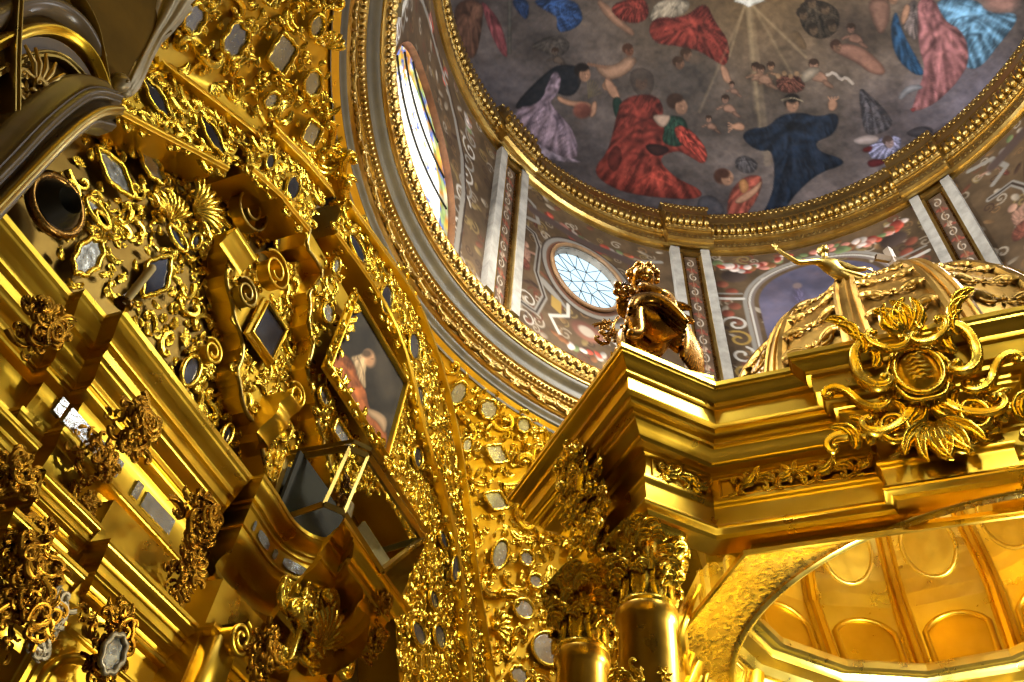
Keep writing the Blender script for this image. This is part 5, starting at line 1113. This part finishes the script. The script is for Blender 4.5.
        pts=[(-.36,0.05)]+[(.38*math.cos(x)/math.cos(PI*.14),.58+.23*(math.sin(x)-math.sin(PI*.14))/.6) for x in aa]+[(.36,.05)]
        P=np.array([o+et*u+slope*v for u,v in pts]); mb=MB(); sweep(mb,P,[(-.02,0),(-.02,.05),(.02,.06),(.05,.03),(.06,0)],nn,1); part(mb,'arched_moulding',GOLD,t)
        mb=MB(); cc=P.mean(0)+nn*.008; Q=P+nn*.008; mb.add(np.vstack([Q,cc]),T=[(j,j+1,len(Q)) for j in range(len(Q)-1)]+[(len(Q)-1,0,len(Q))]); part(mb,'arched_panel',GOLD,t,smooth=False)
        # oval
        q0=.30; r_,z_=cove(q0); r2_,z2_=cove(q0+.02); tv=-er*(r2_-r_)*k+np.array([0,0,z2_-z_]); tv/=np.linalg.norm(tv); nn=np.cross(et,tv); nn=nn if nn@er>0 else -nn
        o=np.array([c[0],c[1],z_])-er*(r_*k)+nn*.05
        mb=MB(); ringtube(mb,(o,et,tv,nn),.35,.46,SHAPES['oval'],.03,6); part(mb,'oval_moulding',GOLDP,t)
        mb=MB(); x=np.linspace(0,2*PI,40,endpoint=False); mb.add(np.vstack([o+.34*np.cos(x)[:,None]*et+.45*np.sin(x)[:,None]*tv+nn*.0,o-nn*.0]),T=[(j,(j+1)%40,40) for j in range(40)]); part(mb,'oval_panel',GOLDD,t,smooth=False)
        # lower panel frame
        o=np.array([c[0],c[1],5.05])-er*(2.87*k); sl=np.array([0,0,1.1])+er*.40; sl/=np.linalg.norm(sl); nn=np.cross(et,sl); nn=nn if nn@er>0 else -nn
        P=np.array([o+et*u+sl*v for u,v in((-.38,.1),(-.34,.72),(.34,.72),(.38,.1))]); mb=MB(); sweep(mb,P,[(-.02,0),(-.02,.04),(.03,.05),(.04,0)],nn,1,closed=True); part(mb,'panel_moulding',GOLD,t)
GOLDT=metal('textured_gilding',(250,220,120),(240,206,92),(.18,.36),.6,12,.02)
GOLDD=metal('matt_gilding',(224,190,74),(206,170,58),(.35,.5),.1,5,.01)
CUPG=metal('cupola_gilding',(190,152,74),(156,118,48),(.32,.46),.08,4,.01)
def outer_cupola():
    c=(10,-1.7); t=thing('tabernacle_cupola','gilded cupola with raised bands and leaf relief above the tabernacle cornice','dome',(c[0],c[1],7.1))
    R,H,Z=2.92,3.95,7.4
    f=lambda q,off=0:((R+off)*math.cos(q),Z+(H+off)*math.sin(q))
    q=np.linspace(-.02,PI/2*.995,30); mb=MB(); mb.lathe((c[0],c[1],0),[(3.05,7.05),(3.1,7.15),(3.05,7.25),(2.95,7.3)]+[f(x) for x in q],64,math.radians(70),math.radians(290)); part(mb,'dome_shell',CUPG,t)
    for k in range(3,13):
        a=2*PI*(k+.35)/16; E=np.array([math.cos(a),math.sin(a),0]);T2=np.array([-math.sin(a),math.cos(a),0]); q=np.linspace(.0,1.45,24)
        P=np.array([[c[0],c[1],0]+E*f(x)[0]+np.array([0,0,f(x)[1]]) for x in q]); Nn=np.array([E*math.cos(x)+np.array([0,0,math.sin(x)]) for x in q]); w=np.cos(q*.9)[:,None]
        mb=MB(); G=np.stack([P+T2*wd*w+Nn*d for wd,d in((-.17,-.02),(-.17,.09),(-.12,.12),(-.09,.07),(-.03,.07),(-.02,.11),(.02,.11),(.03,.07),(.09,.07),(.12,.12),(.17,.09),(.17,-.02))],1); mb.grid(G,flip=True); part(mb,'raised_band',CUPG,t,angle=35)
        if not(1.6<a%(2*PI)<4.9): continue
        am=a+PI/16; mb=MB(); E=np.array([math.cos(am),math.sin(am),0]);T2=np.array([-math.sin(am),math.cos(am),0]); rg=np.random.default_rng(k)
        for x in np.linspace(.1,1.15,8):
            o=np.array([c[0],c[1],0])+E*f(x)[0]+np.array([0,0,f(x)[1]]); n_=E*math.cos(x)+np.array([0,0,math.sin(x)]); uv=-E*math.sin(x)+np.array([0,0,math.cos(x)]); w=.30*math.cos(x*.9)
            for s in(-1,1):
                leaf(mb,(o+T2*s*.10,T2,uv,n_),w*.72,PI/2-s*.7,s>0,1.2,10,.45,3,.3)
                P_,rd,lf=SP[0]; put(mb,P_,rd*.8,lf*.7,(o+T2*s*w*.7,T2,uv,n_),w*.4,s*1.2,s>0)
            rosette(mb,(o,T2,uv,n_),w*.5); part(mb,'leaf_relief',CUPG,t); mb=MB()
def tab_columns():
    global CAPROT
    CAPROT=PI/4
    for i,(x,y,zt,r,lab) in enumerate([(7.02,1.66,5.47,.265,'front gilded corinthian column under the corner block of the tabernacle'),(7.42,2.42,5.36,.25,'rear gilded corinthian column half hidden left of the front column')]):
        t=thing('corinthian_column',lab,'column',(x,y,-1.6),'columns of the tabernacle')
        h=.84; z0=zt-h; mb=MB(); mb.lathe((x,y,0),[(r*1.25,-1.6),(r*1.25,-1.45),(r*1.1,-1.35),(r*1.12,-.5),(r*1.0,z0-.16),(r*1.08,z0-.14),(r*1.12,z0-.08),(r*1.14,z0-.03),(r*1.1,z0)],40); part(mb,'shaft',GOLDCOL,t)
        mb=MB(); capital(mb,(x,y,z0),r*.92,h); part(mb,'capital',GOLDR,t)
        mb=MB(); rg=np.random.default_rng(5)
        for k in range(10):
            a=rg.random()*2*PI; z=z0-.30-rg.random()*.25 if k<0 else 3.62+rg.random()*.3; E=np.array([math.cos(a),math.sin(a),0]); motif(mb,(np.array([x,y,z])+E*r*1.05,np.array([-math.sin(a),math.cos(a),0]),np.array([0,0,1.]),E),.1,rg)
        part(mb,'shaft_garland',GOLDR,t)
GOLDCOL=metal('burnished_column_gilding',(214,172,66),(190,146,50),(.26,.36),.1,4,.01)
# ---------------------------------------------------------------- figures (one continuous skinned body each)
def skinned(name,pts,edges,rad,mat,parent,sub=2,label=None):
    me=bpy.data.meshes.new(name+'_frame'); me.from_pydata([tuple(p) for p in pts],edges,[]); o=bpy.data.objects.new(name+'_src',me); C.objects.link(o)
    m=o.modifiers.new('s','SKIN'); 
    me.skin_vertices[0].data[0].use_root=True
    for i,r in enumerate(rad): me.skin_vertices[0].data[i].radius=(r,r) if np.isscalar(r) else r
    s=o.modifiers.new('u','SUBSURF'); s.levels=s.render_levels=sub
    dg=bpy.context.evaluated_depsgraph_get(); dg.update(); ev=o.evaluated_get(dg); m2=bpy.data.meshes.new_from_object(ev); bpy.data.objects.remove(o)
    m2.materials.clear(); m2.materials.append(mat)
    for p in m2.polygons: p.use_smooth=True
    n=bpy.data.objects.new(name,m2); C.objects.link(n)
    if parent: n.parent=parent; n.matrix_parent_inverse=Matrix.Translation(-parent.location)
    if label: n['label']=label
    return n
def angel():
    b=np.array([6.26,1.34,7.42]); s=1.42
    t=thing('gilded_angel','seated gilded child angel holding fruit on the corner of the tabernacle cornice','statue',tuple(b))
    # local axes: r = picture right, f = towards the camera
    r=np.array([.42,-.91,0]); f=np.array([-.91,-.42,0]); u=np.array([0,0,1.])
    Q=lambda x,y,z:b+s*(r*x+f*y+u*z)
    pts=[Q(.12,0,.15),Q(.11,0,.36),Q(.07,.03,.60),Q(.02,.05,.74),Q(-.03,.07,.86),
         Q(.14,.14,.62),Q(.06,.30,.44),Q(-.08,.28,.58),Q(-.10,.24,.64),
         Q(-.06,-.04,.62),Q(-.22,.06,.48),Q(-.24,.16,.60),Q(-.22,.18,.66),
         Q(.10,.14,.15),Q(-.17,.28,.25),Q(-.13,.27,-.06),Q(-.23,.30,-.10),
         Q(.06,-.06,.15),Q(-.22,.04,.24),Q(-.20,.06,-.04),Q(-.29,.10,-.09)]
    ed=[(0,1),(1,2),(2,3),(3,4),(2,5),(5,6),(6,7),(7,8),(2,9),(9,10),(10,11),(11,12),(0,13),(13,14),(14,15),(15,16),(0,17),(17,18),(18,19),(19,20)]
    k=s; rad=[.18,.18,.17,.075,.075,.09,.068,.05,.038,.085,.064,.048,.036,.13,.095,.058,.046,.12,.09,.056,.046]
    body=skinned('body',pts,ed,[x*k for x in rad],ANGM,t)
    mb=MB(); h=Q(-.04,.09,.97); R=np.stack([r,f,u],1)
    mb.blob(h,np.array([.105,.115,.135])*s,20,14,R); mb.blob(h+s*(f*.115+u*-.01),np.array([.018,.03,.03])*s,8,6,R)
    for q in(-1,1): mb.blob(h+s*(f*.10+r*.042*q+u*.02),np.array([.02,.012,.012])*s,8,6,R); mb.blob(h+s*(r*.105*q-f*.0),np.array([.012,.025,.035])*s,8,6,R); mb.blob(h+s*(f*.082+r*.05*q-u*.035),np.array([.035,.03,.03])*s,8,6,R)
    mb.blob(h+s*(f*.105-u*.062),np.array([.03,.015,.01])*s,8,5,R); mb.blob(h+s*(f*.08-u*.10),np.array([.035,.03,.025])*s,8,5,R)
    part(mb,'head',ANGM,t)
    mb=MB(); rg=np.random.default_rng(4)
    for i in range(60):
        a=rg.random()*2*PI; e=rg.random()*1.5-.15; d=r*math.cos(a)*math.cos(e)+f*math.sin(a)*math.cos(e)+u*math.sin(e)
        if d@f>.45 and d@u<.6: continue
        mb.blob(h+s*(d*.125+u*.01),np.array([.035,.035,.03])*s,6,4,R)
    part(mb,'hair',ANGM,t,'dark curled hair')
    mb=MB()      # fingers
    for hc in (pts[8],pts[12]):
        for i in range(5):
            a=-.6+i*.3; p=hc+s*(r*(.012*(i-2))); L=.05+.012*(2-abs(i-2)); mb.tube([p,p+s*(f*L*.6+r*a*.02+u*.01),p+s*(f*L+r*a*.03-u*.015)],[.011*s,.010*s,.007*s],6)
    part(mb,'fingers',ANGM,t)
    mb=MB()      # cloth blown back over the shoulder, and over the lap
    for w in range(10):
        a=w/9; Q_=smoothpath(np.array([Q(.10+.03*w,.10-.2*a,.70-.03*w),Q(.24+.02*w,.08-.2*a,.50-.02*w),Q(.30+.015*w,.06-.2*a,.22),Q(.26+.02*w,.05-.2*a,-.02)]),2); mb.tube(Q_,.06*s*np.sin(np.linspace(.3,PI-.15,len(Q_)))**.6,7)
    for w in range(7):
        Q_=smoothpath(np.array([Q(.24,.02+.05*w,.10),Q(.04,.06+.05*w,.34),Q(-.16,.0+.06*w,.34-.01*w),Q(-.21,.02+.06*w,.12)]),2); mb.tube(Q_,.052*s*np.sin(np.linspace(.25,PI-.15,len(Q_)))**.6,7)
    part(mb,'drapery',ANGM,t,'gilded windblown cloth')
    mb=MB(); c0=Q(-.20,.24,.50)
    for i in range(16): mb.blob(c0+s*np.array([(rg.random()-.5)*.18,(rg.random()-.5)*.18,(rg.random()-.5)*.14]),.035*s,8,5)
    part(mb,'fruit',ANGM,t)
    mb=MB()
    for k_ in range(4): leaf(mb,(Q(.10,-.12-.02*k_,.60-.05*k_),r,u,f),.24*s-.02*k_,1.5-.36*k_,True,1.2,14,.36,6,.25)
    part(mb,'wing',ANGM,t)
    # leafy spray at his side
    t2=thing('carved_fruit_spray','small dark carved leaf spray on the cornice edge left of the seated angel','ornament',tuple(PX(622,335,6.35)))
    mb=MB(); o=PX(620,343,6.35)
    for i in range(26):
        p=o+r*(rg.random()-.5)*.45+u*(rg.random()*.42-.12)+f*(rg.random()-.5)*.2; motif(mb,(p,r,u,f),.09,rg)
    P=smoothpath(np.array([o,o+u*.3-r*.1,o+u*.5-r*.02]),2); mb.tube(P,.02,6); part(mb,'leaves',ANGM,t2)
    t3=thing('angel_plinth','low moulded gilded plinth under the seated angel','plinth',(6.4,1.2,7.1))
    mb=MB(); P=[(5.98,1.68,0),(6.36,1.30,0),(6.75,.91,0)]
    sweep(mb,[(7.1,2.1,0),(6.0,1.70,0),(6.65,.72,0),(7.3,.72,0)],sharp((.0,7.34),(.02,7.33),(.02,7.29),cyma((.0,7.28),(-.08,7.22)),(-.08,7.10)),(0,0,1),1); part(mb,'moulding',GOLD,t3,angle=30)
    mb=MB(); mb.add([(7.1,2.1,7.335),(6.0,1.7,7.335),(6.65,.72,7.335),(7.3,.72,7.335)],[(0,1,2,3)]); part(mb,'plinth_top',GOLDO,t3,smooth=False)
def reclining():
    c=PX(845,284,7.9); c=np.array(c); r=np.array([.42,-.91,0]); f=np.array([-.91,-.42,0]); u=np.array([0,0,1.]); s=1.35
    r=(r*.98-u*.1); r/=np.linalg.norm(r); f=np.cross(u,r)*-1; f/=np.linalg.norm(f)
    b=PX(842,281,7.75); t=thing('reclining_figure','small gilded reclining figure with raised arm on top of the cupola','statue',tuple(b))
    Q=lambda x,y,z:b+s*(r*x+f*y+u*z)
    pts=[Q(.18,0,0),Q(.02,.0,.10),Q(-.08,.0,.26),Q(-.10,0,.38),Q(-.10,.02,.46),Q(-.22,.02,.26),Q(-.44,.05,.12),Q(-.60,.05,.28),Q(-.64,.05,.34),Q(.03,.05,.24),Q(.14,.1,.10),Q(.24,.12,.12),
         Q(.40,.05,.08),Q(.58,.05,-.06),Q(.66,.08,-.04),Q(.38,-.05,.0),Q(.60,-.02,-.12),Q(.68,0,-.10)]
    ed=[(0,1),(1,2),(2,3),(3,4),(2,5),(5,6),(6,7),(7,8),(2,9),(9,10),(10,11),(0,12),(12,13),(13,14),(0,15),(15,16),(16,17)]
    rad=[.11,.11,.11,.045,.05,.05,.04,.03,.025,.05,.04,.03,.075,.05,.035,.075,.05,.035]
    skinned('body',pts,ed,rad,GOLDO,t)
    mb=MB(); h=Q(-.10,.02,.50); R=np.stack([r,f,u],1); mb.blob(h,np.array([.075,.085,.10]),16,12,R); mb.blob(h+f*.085,(.012,.02,.02),6,5); mb.blob(h-f*.02+u*.03,(.088,.085,.09),12,8)
    for q in(-1,1): mb.blob(h+f*.075+r*.03*q+u*.015,.012,6,4)
    part(mb,'head',GOLDO,t)
    mb=MB()
    for i in range(5):
        p=pts[8]; mb.tube([p,p+u*(.05+.01*(2-abs(i-2)))+r*(i-2)*.014,p+u*(.08+.012*(2-abs(i-2)))+r*(i-2)*.02],[.010,.009,.006],6)
        p=pts[11]; mb.tube([p,p+r*.04+u*(i-2)*.01,p+r*.07+u*((i-2)*.014-.01)],[.010,.009,.006],6)
    part(mb,'fingers',GOLDO,t)
    mb=MB()
    for w in range(8):
        P=smoothpath(np.array([Q(-.02,.05-.03*w,.12),Q(.2,.08-.03*w,.02+.0*w),Q(.42,.06-.03*w,-.02),Q(.56,.02-.02*w,-.12)]),2); mb.tube(P,.04,6)
    part(mb,'drapery',GOLDO,t)
    k=PX(893,262,8.3); t=thing('small_cross','small stone coloured cross on the cupola right of the reclining figure','cross',tuple(k)); mb=MB()
    k=np.array(k); 
    for a,b_,w in((k-u*.6,k+u*.32,.07),(k-r*.24+u*.05,k+r*.24+u*.05,.06)):
        d=(b_-a)/np.linalg.norm(b_-a); mb.tube([a,a+d*.001,b_-d*.001,b_],w,4)
    part(mb,'cross_arms',plain('cross_stone',(120,104,84),.5),t,smooth=False)
ANGM=metal('aged_bronze_gilding',(206,156,70),(128,90,38),(.2,.34),.3,10,.01)
# ---------------------------------------------------------------- build
vault(); drum(); cornice_top(); pilasters(); windows(); lower_ring(); pendentive()
altarpiece_arch(); lunette(); saint_painting(); altarpiece_cornice(); lower_storey(); case_(); rod_and_side()
tab_entab(); cartouche(); soffit_and_dome(); outer_cupola(); tab_columns(); angel(); reclining()
mb=MB(); mb.box((-12,-14,-1.75),(22,7,-1.6)); struct(mb.build('floor',FLOOR,smooth=False),'marble church floor','floor')
# ---------------------------------------------------------------- light
def area(name,loc,tgt,size,power,col,sy=None):
    l=bpy.data.lights.new(name,'AREA'); l.energy=power; l.color=col; l.size=size
    if sy: l.shape='RECTANGLE'; l.size_y=sy
    o=bpy.data.objects.new(name,l); C.objects.link(o); o.location=loc; o.rotation_euler=(Vector(tgt)-Vector(loc)).to_track_quat('-Z','Y').to_euler(); return o
def point(name,loc,power,col,r=.15):
    l=bpy.data.lights.new(name,'POINT'); l.energy=power; l.color=col; l.shadow_soft_size=r; o=bpy.data.objects.new(name,l); C.objects.link(o); o.location=loc; return o
w=bpy.data.worlds.new('church_air'); bpy.context.scene.world=w; w.use_nodes=True; nt=w.node_tree; bg=nt.nodes['Background']
tc=nt.nodes.new('ShaderNodeTexCoord'); nz=nt.nodes.new('ShaderNodeTexNoise'); nz.inputs['Scale'].default_value=3.2; nz.inputs['Detail'].default_value=3
nt.links.new(tc.outputs['Generated'],nz.inputs['Vector'])
cr=ramp(nt,nz.outputs['Fac'],[(.38,(.045,.028,.012)),(.52,(.22,.15,.08)),(.66,(.78,.62,.42))]); nt.links.new(cr.outputs[0],bg.inputs[0]); bg.inputs[1].default_value=.20
day=(1,.97,.92); warm=(1,.80,.52)
def spot(name,loc,tgt,power,col,ang,r=.6,blend=.7):
    l=bpy.data.lights.new(name,'SPOT'); l.energy=power; l.color=col; l.spot_size=math.radians(ang); l.spot_blend=blend; l.shadow_soft_size=r
    o=bpy.data.objects.new(name,l); C.objects.link(o); o.location=loc; o.rotation_euler=(Vector(tgt)-Vector(loc)).to_track_quat('-Z','Y').to_euler(); return o
spot('tabernacle_fill_spot',(-7,-6,12.5),(7.6,-1.2,6.8),3600,day,32,1.2)  # added spot out of view, brightens the tabernacle front; no such lamp known
spot('cornice_fill_spot',(-5,-8,10),(2.6,5,7.9),4600,day,34,.8,.9)  # added spot out of view, lifts the upper left arch and cornices
spot('pendentive_key_spot',(4.8,-5.5,14.6),(8.4,5,8.6),9000,(1,.95,.84),62,1.1,.8)  # added key spot inside the drum, cone kept narrow to dim the lower left
for a,z in ((48.6,15.1),(-50.5,15.6),(146,15.1),(235,15.1)):
    A=math.radians(a); area('drum_window_light',(DX+6.0*math.cos(A),DY+6.0*math.sin(A),z),(DX,DY,z+1.5),1.6,360,(.95,.97,1))
A=math.radians(98); area('great_window_light',(DX+5.9*math.cos(A),DY+5.9*math.sin(A),13.6),(DX,DY-3,13),2.6,900,(1,.97,.92))
point('tabernacle_lamp',(8.6,-2.6,4.6),1150,(1,.98,.88),.3)
point('tabernacle_front_lamp',(7.6,.1,4.3),170,(1,.88,.62),.10)
# ---------------------------------------------------------------- camera
cam=bpy.data.cameras.new('camera'); cam.sensor_width=36; cam.lens=FPX/1024*36; cam.clip_end=200
co=bpy.data.objects.new('camera',cam); C.objects.link(co)
fw=rays(512,341); fw=fw/np.linalg.norm(fw); rt=rays(1512,341)-rays(512,341); rt/=np.linalg.norm(rt); up=np.cross(rt,fw)
co.matrix_world=Matrix(((rt[0],up[0],-fw[0],0),(rt[1],up[1],-fw[1],0),(rt[2],up[2],-fw[2],0),(0,0,0,1)))
sc=bpy.context.scene; sc.camera=co
sc.view_settings.view_transform='Standard'; sc.view_settings.look='None'; sc.view_settings.gamma=1; sc.view_settings.use_curve_mapping=False
sc.view_settings.exposure=0.0
sc.cycles.max_bounces=7; sc.cycles.glossy_bounces=4; sc.cycles.diffuse_bounces=2; sc.cycles.transmission_bounces=4
